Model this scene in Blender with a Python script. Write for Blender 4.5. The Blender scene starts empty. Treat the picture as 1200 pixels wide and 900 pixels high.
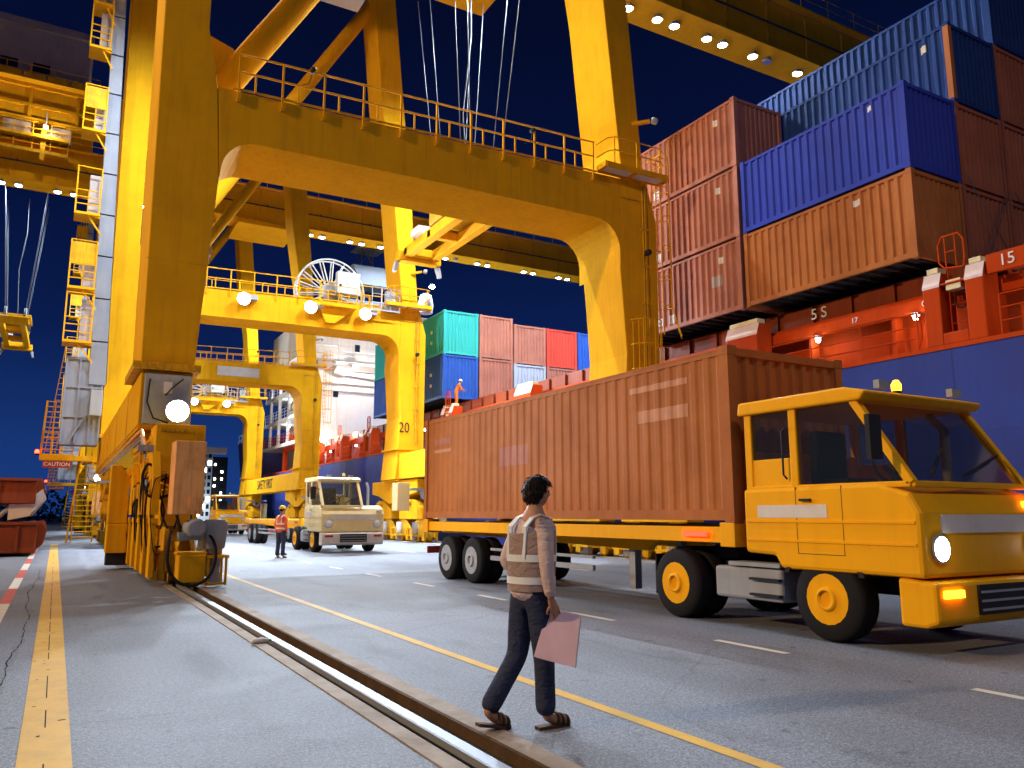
import bpy, math, random
from mathutils import Vector, Matrix
R = math.radians
random.seed(7)
D = bpy.data
scene = bpy.context.scene
COL = scene.collection

# ------------------------------------------------------------------ camera
YAW, TILT = R(29.496), R(9.31)
cam = D.cameras.new("camera"); cam.sensor_width = 36.0; cam.lens = 28.0
cam.clip_start = 0.05; cam.clip_end = 3000
co = D.objects.new("camera", cam); COL.objects.link(co)
co.location = (0, 0, 1.5); co.rotation_euler = (R(90) + TILT, 0, -YAW)
scene.camera = co

# ------------------------------------------------------------------ night sky
w = D.worlds.new("World"); scene.world = w; w.use_nodes = True
nt = w.node_tree; nt.nodes.clear()
tc = nt.nodes.new('ShaderNodeTexCoord'); sx = nt.nodes.new('ShaderNodeSeparateXYZ')
cr = nt.nodes.new('ShaderNodeValToRGB'); bg = nt.nodes.new('ShaderNodeBackground'); wo = nt.nodes.new('ShaderNodeOutputWorld')
nz = nt.nodes.new('ShaderNodeTexNoise'); nz.inputs['Scale'].default_value = 2.2; nz.inputs['Detail'].default_value = 4
mp = nt.nodes.new('ShaderNodeMapping'); mp.inputs['Scale'].default_value = (1, 1, 3)
ma = nt.nodes.new('ShaderNodeMath'); ma.operation = 'MULTIPLY_ADD'; ma.inputs[1].default_value = 0.10
nt.links.new(tc.outputs['Generated'], sx.inputs[0]); nt.links.new(tc.outputs['Generated'], mp.inputs[0])
nt.links.new(mp.outputs[0], nz.inputs['Vector']); nt.links.new(nz.outputs['Fac'], ma.inputs[0])
nt.links.new(sx.outputs['Z'], ma.inputs[2]); nt.links.new(ma.outputs[0], cr.inputs[0])
nt.links.new(cr.outputs[0], bg.inputs[0]); nt.links.new(bg.outputs[0], wo.inputs[0])
el = cr.color_ramp.elements
el[0].position = 0.0; el[0].color = (0.016, 0.070, 0.32, 1)
el[1].position = 1.0; el[1].color = (0.001, 0.002, 0.008, 1)
for p, c in ((0.13, (0.011, 0.046, 0.225, 1)), (0.25, (0.0045, 0.018, 0.110, 1)), (0.40, (0.0024, 0.0080, 0.056, 1)), (0.6, (0.0018, 0.0050, 0.032, 1))):
    e = el.new(p); e.color = c
bg.inputs[1].default_value = 0.72

scene.view_settings.view_transform = 'Standard'; scene.view_settings.look = 'None'
scene.view_settings.exposure = 0; scene.view_settings.gamma = 1
cy = scene.cycles
cy.use_denoising = True
try: cy.denoiser = 'OPENIMAGEDENOISE'
except Exception: pass
cy.max_bounces = 6; cy.diffuse_bounces = 4; cy.glossy_bounces = 3; cy.transparent_max_bounces = 8
cy.sample_clamp_indirect = 6; cy.caustics_reflective = False; cy.caustics_refractive = False
cy.use_light_tree = True

# ------------------------------------------------------------------ lamps (most hang on lamp bodies built below; added fill lamps have none)
COOL = (0.74, 0.87, 1.0)
def spot(name, loc, target, power, angle=140, blend=0.6, size=0.25, color=COOL):
    l = D.lights.new(name, 'SPOT'); l.energy = power; l.spot_size = R(angle); l.spot_blend = blend
    l.shadow_soft_size = size; l.color = color
    o = D.objects.new(name, l); COL.objects.link(o); o.location = loc
    o.rotation_euler = (Vector(target) - Vector(loc)).to_track_quat('-Z', 'Y').to_euler()
    return o
def point(name, loc, power, color=COOL, size=0.1):
    l = D.lights.new(name, 'POINT'); l.energy = power; l.color = color; l.shadow_soft_size = size
    o = D.objects.new(name, l); COL.objects.link(o); o.location = loc
    return o
DY = 43.2                                   # distance between neighbouring cranes
BOOM_P, PORTAL_P, NEAR_P, DECK_P = 30000, 12000, 2100, 24
WARM = (1.0, .70, .42)
for k, f in ((0, 1.0), (1, 1.0), (-1, 0.095)):  # last row is added fill from behind the camera, with no boom built
    for x, g in ((-5, .32), (4, .6), (13, 1), (20, 1), (28, .5), (37, .45), (47, .45)):
        if k == -1 and x > 22: continue
        spot("boom_or_fill_light", (x, 30.8 + k * DY, 28.15), (x, 30.8 + k * DY, 0), BOOM_P * f * (g if k >= 0 else 1), 174, color=COOL if k >= 0 else ((.62, .79, 1.0) if x < 8 else WARM))
for k in (0, 1):
    for x in (7.85, 11.45, 14.6):
        spot("portal_light", (x, 42.7 + k * DY, 12.85), (x - 1, 33 + k * DY, 4), PORTAL_P * (1 if k == 0 else .6), 150)
spot("yard_mast_light", (-45, 14, 24), (14, 24, 5), 80000, 75, .6, .6, (1.0, .66, .34))   # sodium lamp of the container yard, left of the frame
spot("leg_light", (2.47, 21.2, 4.07), (1.6, 8, 0), NEAR_P, 150, size=.15)
spot("leg_light", (2.47, 21.2 + DY, 4.07), (1.6, 8 + DY, 0), NEAR_P, 150, size=.15)

# ------------------------------------------------------------------ materials
def nodes(name):
    m = D.materials.new(name); m.use_nodes = True
    t = m.node_tree; b = t.nodes['Principled BSDF']
    return m, t, b
def paint(name, col, rough=.42, dirt=.35, dirtcol=None, streak=.35, metal=0.0, rust=0.0, bump=.15, scale=1.0, spec=.08):
    m, t, b = nodes(name); N, L = t.nodes, t.links
    g = N.new('ShaderNodeNewGeometry')
    n1 = N.new('ShaderNodeTexNoise'); n1.inputs['Scale'].default_value = .8 * scale; n1.inputs['Detail'].default_value = 6; n1.inputs['Roughness'].default_value = .65
    L.new(g.outputs['Position'], n1.inputs['Vector'])
    mp = N.new('ShaderNodeMapping'); mp.inputs['Scale'].default_value = (4 * scale, 4 * scale, .28 * scale)
    L.new(g.outputs['Position'], mp.inputs[0])
    n2 = N.new('ShaderNodeTexNoise'); n2.inputs['Scale'].default_value = 1.6; n2.inputs['Detail'].default_value = 5
    L.new(mp.outputs[0], n2.inputs['Vector'])
    r1 = N.new('ShaderNodeValToRGB'); r1.color_ramp.elements[0].position = .42; r1.color_ramp.elements[1].position = .75
    L.new(n1.outputs['Fac'], r1.inputs[0])
    r2 = N.new('ShaderNodeValToRGB'); r2.color_ramp.elements[0].position = .5; r2.color_ramp.elements[1].position = .8
    L.new(n2.outputs['Fac'], r2.inputs[0])
    dc = dirtcol or tuple(c * .45 + .01 for c in col)
    m1 = N.new('ShaderNodeMixRGB'); m1.inputs[1].default_value = (*col, 1); m1.inputs[2].default_value = (*dc, 1)
    k1 = N.new('ShaderNodeMath'); k1.operation = 'MULTIPLY'; k1.inputs[1].default_value = dirt; L.new(r1.outputs[0], k1.inputs[0]); L.new(k1.outputs[0], m1.inputs[0])
    m2 = N.new('ShaderNodeMixRGB'); m2.inputs[2].default_value = (*dc, 1); L.new(m1.outputs[0], m2.inputs[1])
    k2 = N.new('ShaderNodeMath'); k2.operation = 'MULTIPLY'; k2.inputs[1].default_value = streak; L.new(r2.outputs[0], k2.inputs[0]); L.new(k2.outputs[0], m2.inputs[0])
    out = m2.outputs[0]
    if rust:
        n3 = N.new('ShaderNodeTexNoise'); n3.inputs['Scale'].default_value = 3.1 * scale; n3.inputs['Detail'].default_value = 9; n3.inputs['Roughness'].default_value = .72
        L.new(g.outputs['Position'], n3.inputs['Vector'])
        r3 = N.new('ShaderNodeValToRGB'); r3.color_ramp.elements[0].position = .70 - rust * .2; r3.color_ramp.elements[1].position = .78 - rust * .2
        L.new(n3.outputs['Fac'], r3.inputs[0])
        m3 = N.new('ShaderNodeMixRGB'); m3.inputs[2].default_value = (.12, .05, .025, 1)
        L.new(r3.outputs[0], m3.inputs[0]); L.new(out, m3.inputs[1]); out = m3.outputs[0]
    L.new(out, b.inputs['Base Color'])
    rr = N.new('ShaderNodeMapRange'); rr.inputs['To Min'].default_value = rough - .1; rr.inputs['To Max'].default_value = rough + .2
    L.new(n1.outputs['Fac'], rr.inputs[0]); L.new(rr.outputs[0], b.inputs['Roughness'])
    b.inputs['Metallic'].default_value = metal; b.inputs['Specular IOR Level'].default_value = spec if not metal else .5
    if bump:
        bp = N.new('ShaderNodeBump'); bp.inputs['Strength'].default_value = bump; bp.inputs['Distance'].default_value = .02
        n4 = N.new('ShaderNodeTexNoise'); n4.inputs['Scale'].default_value = 5; n4.inputs['Detail'].default_value = 5
        L.new(g.outputs['Position'], n4.inputs['Vector']); L.new(n4.outputs['Fac'], bp.inputs['Height']); L.new(bp.outputs[0], b.inputs['Normal'])
    return m
def emit(name, col, s):
    m, t, b = nodes(name)
    b.inputs['Base Color'].default_value = (*col, 1); b.inputs['Emission Color'].default_value = (*col, 1); b.inputs['Emission Strength'].default_value = s
    return m
def plain(name, col, rough=.6, metal=0):
    return paint(name, col, rough, .3, None, .1, metal, 0, .1, 3)
def glass(name, col=(.02, .03, .04), alpha=.34):
    m, t, b = nodes(name)
    b.inputs['Base Color'].default_value = (*col, 1); b.inputs['Roughness'].default_value = .06
    b.inputs['Alpha'].default_value = alpha
    return m
def cloth(name, col):
    m = paint(name, col, .85, .4, tuple(c * .6 for c in col), .2, 0, 0, 0, 3); t = m.node_tree; N, L = t.nodes, t.links; b = N['Principled BSDF']
    g = N.new('ShaderNodeNewGeometry'); mp = N.new('ShaderNodeMapping'); mp.inputs['Scale'].default_value = (9, 9, 16); L.new(g.outputs['Position'], mp.inputs[0])
    n = N.new('ShaderNodeTexNoise'); n.inputs['Scale'].default_value = 1.0; n.inputs['Detail'].default_value = 3; n.inputs['Distortion'].default_value = 1.2; L.new(mp.outputs[0], n.inputs['Vector'])
    bp = N.new('ShaderNodeBump'); bp.inputs['Strength'].default_value = .9; bp.inputs['Distance'].default_value = .03; L.new(n.outputs['Fac'], bp.inputs['Height']); L.new(bp.outputs[0], b.inputs['Normal'])
    return m
M = dict(
    yellow=paint('crane_yellow_paint', (.78, .39, .010), .82, .3, (.42, .19, .015), .35, 0, .07, .2, 1.0, .025),
    yellow_dirty=paint('greasy_yellow_paint', (.74, .40, .015), .42, .6, (.20, .11, .03), .6, 0, .15, .3, 2, .05),
    truck_yellow=paint('truck_yellow_paint', (.92, .43, .008), .35, .2, (.5, .24, .02), .2, 0, .03, .1, 1.0, .07),
    truck_overlit=paint('overlit_yellow_paint', (.85, .70, .36), .35, .2, (.5, .36, .14), .2),  # truck yellow made paler, with overexposure put into the colour
    grey=paint('grey_machine_paint', (.34, .36, .40), .45, .4),
    white=paint('white_marine_paint', (.74, .74, .72), .45, .2, (.45, .38, .30), .3, 0, .03),
    shaft=paint('pale_shaft_sheet', (.23, .25, .30), .42, .3, (.36, .38, .42), .25),
    dark=plain('dark_steel', (.03, .03, .035), .5),
    black=plain('black_rubber', (.018, .018, .02), .65),
    rope=plain('galvanised_rope', (.09, .10, .13), .4, .4),
    orange=paint('orange_deck_paint', (.50, .055, .007), .45, .35, (.28, .04, .012), .4, 0, .1, .15, 1.0, .03),
    hatch=paint('red_oxide_paint', (.22, .045, .016), .5, .45, (.10, .025, .012), .4, 0, .2),
    cabinet=paint('weathered_orange_cabinet', (.95, .47, .17), .5, .6, (.42, .17, .06), .6, 0, .25, .3, 2),
    hull=paint('blue_hull_paint', (.035, .06, .30), .45, .4, (.04, .04, .16), .5, 0, .10, .15),
    hull_dark=paint('dark_hull_paint', (.05, .035, .10), .5, .4),
    slate=plain('slate_grey_paint', (.07, .075, .09)),
    fade=plain('faded_print', (.55, .27, .16)), offwhite=paint('grimy_white_paint', (.46, .46, .45), .5, .3), cabtan=paint('tan_cabinet_paint', (.50, .36, .17), .5, .3),
    cream=plain('cream_pedestal_paint', (.75, .66, .42)),
    pinkwhite=plain('faded_white_band', (.70, .55, .52)),
    house=paint('machinery_house_sheet', (.42, .36, .34), .6, .25),
    steel=paint('bright_rail_steel', (.26, .29, .34), .5, .25, (.40, .38, .37), .2, .55, 0, .05),
    rustsoil=paint('rusty_groove', (.09, .055, .03), .85, .7, (.035, .022, .015), .3, 0, .5, 1.0, 4),
    lamp=emit('lamp_glow', (.93, .97, 1.0), 45), lampw=emit('warm_lamp_glow', (1, .93, .8), 25),
    red_lamp=emit('red_lamp_glow', (1, .04, .01), 14), amber=emit('amber_glow', (1, .28, .01), 9),
    headlight=emit('headlight_glow', (1, .98, .95), 30), marker=emit('red_marker_glow', (1, .03, .01), 5),
    glass=glass('cab_glass'), darkglass=glass('dark_window_glass', (.012, .02, .035), 1),
    sign_red=plain('red_sign_paint', (.45, .05, .03)), sign_white=plain('white_letter_paint', (.8, .8, .78)),
    letter_black=plain('black_letter_paint', (.03, .025, .02)), board=plain('white_board', (.70, .66, .62)),
    skin=plain('skin', (.46, .24, .15), .5), hair=plain('hair', (.018, .012, .010), .5),
    shirt=cloth('pale_pink_cotton', (.62, .47, .45)), jeans=cloth('dark_denim', (.04, .048, .09)),
    vest=cloth('faded_grey_vest', (.34, .25, .22)), reflective=plain('reflective_tape', (.72, .76, .78), .3),
    hivis=cloth('hi_vis_orange', (.85, .16, .06)), helmet=plain('yellow_helmet', (.85, .50, .03), .35), helmet_w=plain('white_helmet', (.8, .8, .8), .35),
    sandal=plain('sandal_leather', (.10, .06, .035), .6), folder=plain('pink_card', (.92, .62, .68), .6), paper=plain('paper', (.80, .78, .72), .7),
    coverall=cloth('orange_coverall', (.80, .18, .03)), boot=plain('work_boot', (.04, .03, .03), .7),
)
CON = dict(
    brown=paint('brown_container_paint', (.36, .115, .065), .5, .55, (.20, .065, .04), .4, 0, .22),
    tan=paint('orange_brown_container_paint', (.44, .15, .04), .5, .55, (.22, .07, .025), .4, 0, .18),
    rose=paint('faded_red_brown_container_paint', (.44, .175, .12), .5, .6, (.24, .09, .07), .4, 0, .15),
    blue=paint('blue_container_paint', (.03, .10, .42), .45, .35, (.02, .05, .2), .4, 0, .1),
    violet=paint('violet_blue_container_paint', (.032, .055, .42), .45, .35, (.04, .05, .22), .4, 0, .08),
    navy=paint('dull_blue_container_paint', (.013, .045, .19), .5, .4, (.01, .025, .10), .4, 0, .16),
    teal=paint('teal_container_paint', (.04, .40, .36), .45, .2, (.04, .30, .28), .2, 0, .04),
    red=paint('red_container_paint', (.62, .07, .045), .45, .3, (.35, .04, .03), .3, 0, .05),
    grey=paint('pale_grey_container_paint', (.42, .46, .54), .5, .3, (.25, .26, .3), .3, 0, .1),
    green=paint('green_container_paint', (.05, .28, .22), .5, .3, (.03, .15, .12), .3, 0, .1),
)
def asphalt():
    m, t, b = nodes('asphalt'); N, L = t.nodes, t.links
    g = N.new('ShaderNodeNewGeometry')
    def noise(s, d=5, r=.6):
        n = N.new('ShaderNodeTexNoise'); n.inputs['Scale'].default_value = s; n.inputs['Detail'].default_value = d; n.inputs['Roughness'].default_value = r
        L.new(g.outputs['Position'], n.inputs['Vector']); return n
    big, mid, fine = noise(.22, 6), noise(1.7, 6, .7), noise(60, 4, .8)
    vo = N.new('ShaderNodeTexVoronoi'); vo.inputs['Scale'].default_value = 75; L.new(g.outputs['Position'], vo.inputs['Vector'])
    def ramp(src, p0, c0, p1, c1):
        r = N.new('ShaderNodeValToRGB'); e = r.color_ramp.elements
        e[0].position = p0; e[0].color = (*c0, 1); e[1].position = p1; e[1].color = (*c1, 1); L.new(src, r.inputs[0]); return r
    base = ramp(big.outputs['Fac'], .3, (.135, .147, .176), .7, (.172, .186, .218))
    def mul(a, bb, fac=1.0):
        x = N.new('ShaderNodeMixRGB'); x.blend_type = 'MULTIPLY'; x.inputs[0].default_value = fac
        L.new(a, x.inputs[1]); L.new(bb, x.inputs[2]); return x.outputs[0]
    c = mul(base.outputs[0], ramp(mid.outputs['Fac'], .30, (.62, .62, .64), .62, (1.05, 1.05, 1.05)).outputs[0], .38)
    c = mul(c, ramp(fine.outputs['Fac'], .32, (.25, .25, .26), .7, (1.7, 1.7, 1.74)).outputs[0], .95)
    c = mul(c, ramp(vo.outputs['Distance'], .0, (.4, .4, .4), .6, (1.35, 1.35, 1.35)).outputs[0], .8)
    # oil and damp stains, stretched along the lane
    mp = N.new('ShaderNodeMapping'); mp.inputs['Scale'].default_value = (1.5, .35, 1); L.new(g.outputs['Position'], mp.inputs[0])
    st = N.new('ShaderNodeTexNoise'); st.inputs['Scale'].default_value = 1.1; st.inputs['Detail'].default_value = 7; L.new(mp.outputs[0], st.inputs['Vector'])
    stain = ramp(st.outputs['Fac'], .30, (.5, .49, .49), .40, (1, 1, 1))
    c = mul(c, stain.outputs[0], .6)
    grit = noise(24, 5, .85)
    c = mul(c, ramp(grit.outputs['Fac'], .34, (.45, .45, .46), .66, (1.45, 1.45, 1.47)).outputs[0], .8)
    sxyz = N.new('ShaderNodeSeparateXYZ'); L.new(g.outputs['Position'], sxyz.inputs[0])
    wob = N.new('ShaderNodeMath'); wob.operation = 'MULTIPLY_ADD'; wob.inputs[1].default_value = 2.2; L.new(big.outputs['Fac'], wob.inputs[0]); L.new(sxyz.outputs['X'], wob.inputs[2])
    fr = N.new('ShaderNodeMath'); fr.operation = 'MULTIPLY'; fr.inputs[1].default_value = 3.3; L.new(wob.outputs[0], fr.inputs[0])
    sn = N.new('ShaderNodeMath'); sn.operation = 'SINE'; L.new(fr.outputs[0], sn.inputs[0])
    c = mul(c, ramp(sn.outputs[0], .2, (1, 1, 1), .95, (.74, .73, .74)).outputs[0], .35)
    # hairline crazing and patched squares
    v2 = N.new('ShaderNodeTexVoronoi'); v2.feature = 'DISTANCE_TO_EDGE'; v2.inputs['Scale'].default_value = .33
    wn = N.new('ShaderNodeMixRGB'); wn.inputs[0].default_value = .25; L.new(g.outputs['Position'], wn.inputs[1]); L.new(mid.outputs['Color'], wn.inputs[2])
    L.new(wn.outputs[0], v2.inputs['Vector'])
    c = mul(c, ramp(v2.outputs['Distance'], .0, (.4, .38, .37), .005, (1, 1, 1)).outputs[0], .45)
    spots = noise(3.4, 3, .5)
    c = mul(c, ramp(spots.outputs['Fac'], .27, (.38, .37, .38), .33, (1, 1, 1)).outputs[0], .8)
    L.new(c, b.inputs['Base Color'])
    rr = ramp(mid.outputs['Fac'], .3, (.72, .72, .72), .7, (.84, .84, .84)); L.new(rr.outputs[0], b.inputs['Roughness'])
    bp = N.new('ShaderNodeBump'); bp.inputs['Strength'].default_value = .5; bp.inputs['Distance'].default_value = .006
    L.new(fine.outputs['Fac'], bp.inputs['Height']); L.new(bp.outputs[0], b.inputs['Normal'])
    return m
M['asphalt'] = asphalt()
M['concrete'] = paint('weathered_concrete', (.33, .27, .22), .75, .7, (.16, .12, .09), .2, 0, .25, .8, 3)
M['line_yellow'] = paint('worn_yellow_line_paint', (.62, .36, .06), .6, .5, (.36, .26, .14), .2, 0, 0, .3, 5)
M['line_white'] = paint('worn_white_line_paint', (.66, .62, .56), .6, .5, (.36, .33, .3), .2, 0, 0, .3, 5)
M['line_red'] = paint('worn_red_line_paint', (.55, .12, .10), .6, .5, (.3, .12, .1), .2, 0, 0, .3, 5)
M['crack'] = plain('crack_filling', (.02, .018, .016), .9)
M['water'] = paint('harbour_water', (.01, .02, .04), .12, .2, None, 0, 0, 0, .6, 1)
M['tree_dark'] = plain('far_foliage', (.03, .05, .025), .9)

# ------------------------------------------------------------------ mesh helpers
ORG = {}
class MB:
    def __init__(s): s.v = []; s.f = []; s.sm = []
    def add(s, vs, fs, smooth=False):
        o = len(s.v); s.v += [tuple(v) for v in vs]
        for f in fs: s.f.append(tuple(i + o for i in f)); s.sm.append(smooth)
        return s
    def box(s, a, b):
        x0, y0, z0 = a; x1, y1, z1 = b
        return s.add([(x0, y0, z0), (x1, y0, z0), (x1, y1, z0), (x0, y1, z0), (x0, y0, z1), (x1, y0, z1), (x1, y1, z1), (x0, y1, z1)],
                     [(0, 3, 2, 1), (4, 5, 6, 7), (0, 1, 5, 4), (1, 2, 6, 5), (2, 3, 7, 6), (3, 0, 4, 7)])
    def bar(s, p, q, w_, h_=None, up=(0, 0, 1)):
        h_ = h_ or w_; p, q = Vector(p), Vector(q); d = (q - p).normalized(); u = Vector(up)
        if abs(d.dot(u)) > .98: u = Vector((0, 1, 0))
        sd = d.cross(u).normalized(); u = sd.cross(d)
        vs = [c + sd * (a * w_ / 2) + u * (b * h_ / 2) for c in (p, q) for a, b in ((-1, -1), (1, -1), (1, 1), (-1, 1))]
        return s.add(vs, [(3, 2, 1, 0), (4, 5, 6, 7), (0, 1, 5, 4), (1, 2, 6, 5), (2, 3, 7, 6), (3, 0, 4, 7)])
    def tube(s, pts, r, n=8, r2=None, cap=True):
        pts = [Vector(p) for p in pts]; vs = []; k = len(pts)
        prev = None
        for i, p in enumerate(pts):
            d = (pts[min(i + 1, k - 1)] - pts[max(i - 1, 0)]).normalized()
            u = prev if prev is not None else (Vector((0, 0, 1)) if abs(d.z) < .9 else Vector((1, 0, 0)))
            a = d.cross(u).normalized(); u2 = a.cross(d).normalized(); prev = u2
            rr = r if r2 is None else r + (r2 - r) * i / (k - 1)
            for j in range(n):
                t = 2 * math.pi * j / n; vs.append(p + a * (math.cos(t) * rr) + u2 * (math.sin(t) * rr))
        fs = [(i * n + j, i * n + (j + 1) % n, (i + 1) * n + (j + 1) % n, (i + 1) * n + j) for i in range(k - 1) for j in range(n)]
        s.add(vs, fs, True)
        if cap: s.add(vs[:n], [tuple(range(n))[::-1]]); s.add(vs[-n:], [tuple(range(n))])
        return s
    def prism(s, poly, plane, a, b):
        def P(u, v_, t):
            return {'xz': (u, t, v_), 'yz': (t, u, v_), 'xy': (u, v_, t)}[plane]
        n = len(poly); vs = [P(u, v_, a) for u, v_ in poly] + [P(u, v_, b) for u, v_ in poly]
        fs = [tuple(range(n)), tuple(range(2 * n - 1, n - 1, -1))] + [(i, i + n, (i + 1) % n + n, (i + 1) % n) for i in range(n)]
        return s.add(vs, fs)
    def lathe(s, prof, c, axis='z', n=16):
        vs = []; c = Vector(c)
        for r, h in prof:
            for j in range(n):
                t = 2 * math.pi * j / n; a, b = r * math.cos(t), r * math.sin(t)
                vs.append(c + Vector({'z': (a, b, h), 'x': (h, a, b), 'y': (a, h, b)}[axis]))
        k = len(prof)
        fs = [(i * n + j, i * n + (j + 1) % n, (i + 1) * n + (j + 1) % n, (i + 1) * n + j) for i in range(k - 1) for j in range(n)]
        s.add(vs, fs, True)
        s.add(vs[:n], [tuple(range(n))[::-1]]); s.add(vs[-n:], [tuple(range(n))])
        return s
    def build(s, name, mat, parent=None, bevel=0.0, fix=True):
        org = Vector(ORG.get(parent.name, (0, 0, 0))) if parent else None
        if org is None:
            xs = [v[0] for v in s.v]; ys = [v[1] for v in s.v]; zs = [v[2] for v in s.v]
            org = Vector(((min(xs) + max(xs)) / 2, (min(ys) + max(ys)) / 2, min(zs)))
        me = D.meshes.new(name); me.from_pydata([tuple(Vector(v) - org) for v in s.v], [], s.f)
        me.polygons.foreach_set('use_smooth', s.sm)
        if fix:
            import bmesh
            bm = bmesh.new(); bm.from_mesh(me); bmesh.ops.recalc_face_normals(bm, faces=bm.faces[:]); bm.to_mesh(me); bm.free()
        me.materials.append(mat); me.update()
        o = D.objects.new(name, me); COL.objects.link(o)
        if parent: o.parent = parent
        else: o.location = org
        ORG[o.name] = tuple(org)
        if bevel:
            bv = o.modifiers.new('bevel', 'BEVEL'); bv.width = bevel; bv.segments = 2; bv.limit_method = 'ANGLE'; bv.angle_limit = R(50)
        return o
def smooth(pts, n=5):
    p = [Vector(q) for q in pts]; p = [p[0] * 2 - p[1]] + p + [p[-1] * 2 - p[-2]]; out = []
    for i in range(1, len(p) - 2):
        for k in range(n):
            t = k / n; a, b, c, d = p[i - 1:i + 3]
            out.append(.5 * ((2 * b) + (c - a) * t + (2 * a - 5 * b + 4 * c - d) * t * t + (3 * b - a - 3 * c + d) * t ** 3))
    return out + [p[-2]]
def tag(o, label=None, cat=None, group=None, kind=None):
    if label: o['label'] = label
    if cat: o['category'] = cat
    if group: o['group'] = group
    if kind: o['kind'] = kind
    return o
def empty(name, loc, label=None, cat=None, group=None):
    o = D.objects.new(name, None); COL.objects.link(o); o.location = loc; o.empty_display_size = .3
    ORG[o.name] = tuple(loc)
    return tag(o, label, cat, group)
def copy_tree(o, parent=None, skip=()):
    c = o.copy(); COL.objects.link(c)
    if parent: c.parent = parent
    for ch in o.children:
        if ch not in skip: copy_tree(ch, c, skip)
    return c
def pieces(name, mat, parent, boxes):
    for a, b in boxes: MB().box(a, b).build(name, mat, parent)
def lettering(text, size, loc, rot, mat, parent, name='lettering', depth=.006, cond=1.0):
    cu = D.curves.new('lettering', 'FONT'); cu.body = text; cu.size = size; cu.extrude = depth; cu.align_x = 'CENTER'; cu.align_y = 'CENTER'
    tmp = D.objects.new('tmp', cu); COL.objects.link(tmp)
    dg = bpy.context.evaluated_depsgraph_get(); dg.update()
    me = D.meshes.new_from_object(tmp.evaluated_get(dg)); D.objects.remove(tmp)
    me.name = name; me.materials.clear(); me.materials.append(mat)
    me.transform(Matrix.Diagonal((cond, 1, 1, 1)))
    o = D.objects.new(name, me); COL.objects.link(o); o.parent = parent
    o.location = Vector(loc) - Vector(ORG.get(parent.name, (0, 0, 0))); o.rotation_euler = rot
    return o
FACE_S, FACE_W = (R(90), 0, 0), (R(90), 0, R(-90))      # lettering that faces -Y, or -X
def rail_run(mb, pts, h=1.1, step=1.5, r=.022, mids=(.55,), foot=0.0, toe=True):
    """guard rail along a polyline of floor points"""
    pts = [Vector(p) for p in pts]
    for a, b in zip(pts[:-1], pts[1:]):
        n = max(1, round((b - a).length / step))
        for i in range(n + 1):
            p = a.lerp(b, i / n); mb.tube([p - Vector((0, 0, foot)), p + Vector((0, 0, h))], r, 6)
        for z in (h,) + tuple(mids): mb.tube([a + Vector((0, 0, z)), b + Vector((0, 0, z))], r * .85, 6)
        if toe: mb.bar(a + Vector((0, 0, .06)), b + Vector((0, 0, .06)), .012, .1)
def ladder(mb, p, q, side, wdt=.45, step=.3, r=.022):
    p, q, sd = Vector(p), Vector(q), Vector(side).normalized() * wdt / 2
    mb.tube([p - sd, q - sd], r, 6); mb.tube([p + sd, q + sd], r, 6)
    n = int((q - p).length / step)
    for i in range(1, n): c = p.lerp(q, i / n); mb.tube([c - sd, c + sd], r * .7, 5)

# ------------------------------------------------------------------ ground
def sheet(name, x0, x1, y0, y1, z, mat, kind='structure'):
    o = MB().add([(x0, y0, z), (x1, y0, z), (x1, y1, z), (x0, y1, z)], [(0, 1, 2, 3)]).build(name, mat, None, fix=False)
    o['kind'] = kind; return o
g = MB()
g.add([(-900, -120, 0), (2.13, -120, 0), (2.13, 1200, 0), (-900, 1200, 0)], [(0, 1, 2, 3)])
g.add([(2.82, -120, 0), (16.9, -120, 0), (16.9, 1200, 0), (2.82, 1200, 0)], [(0, 1, 2, 3)])
g.add([(18.5, -120, 0), (19.3, -120, 0), (19.3, 1200, 0), (18.5, 1200, 0)], [(0, 1, 2, 3)])
g.add([(19.3, -120, 0), (19.3, -120, -6), (19.3, 1200, -6), (19.3, 1200, 0)], [(0, 1, 2, 3)])
tag(g.build('ground', M['asphalt'], None, fix=False), kind='structure')
sheet('harbour_water', 19.3, 1500, -300, 1500, -3.2, M['water'])
def rail_channel(xa, xb, xr, wl, wr):
    k = MB()
    k.box((xa, -60, -.4), (xa + wl, 260, .012)); k.box((xb - wr, -60, -.4), (xb, 260, .012))
    tag(k.build('concrete_strip', M['concrete'], None), kind='structure')
    tag(MB().box((xa + wl, -60, -.5), (xb - wr, 260, -.078)).build('rail_groove', M['rustsoil'], None), kind='structure')
    r = MB()
    r.prism([(xr - .09, -.105), (xr + .09, -.105), (xr + .03, -.08), (xr + .025, -.04), (xr + .055, -.03), (xr + .055, .004), (xr + .045, .012), (xr - .045, .012), (xr - .055, .004), (xr - .055, -.03), (xr - .025, -.04), (xr - .03, -.08)], 'xz', -60, 260)
    tag(r.build('crane_rail', M['steel'], None), kind='structure')
    tag(MB().box((xb - wr - .03, -60, -.077), (xb - wr - .001, 260, .009)).build('channel_edge_angle', M['rustsoil'], None), kind='structure')
rail_channel(2.13, 2.86, 2.44, .14, .17)
rail_channel(16.9, 18.5, 17.7, .55, .55)
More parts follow.
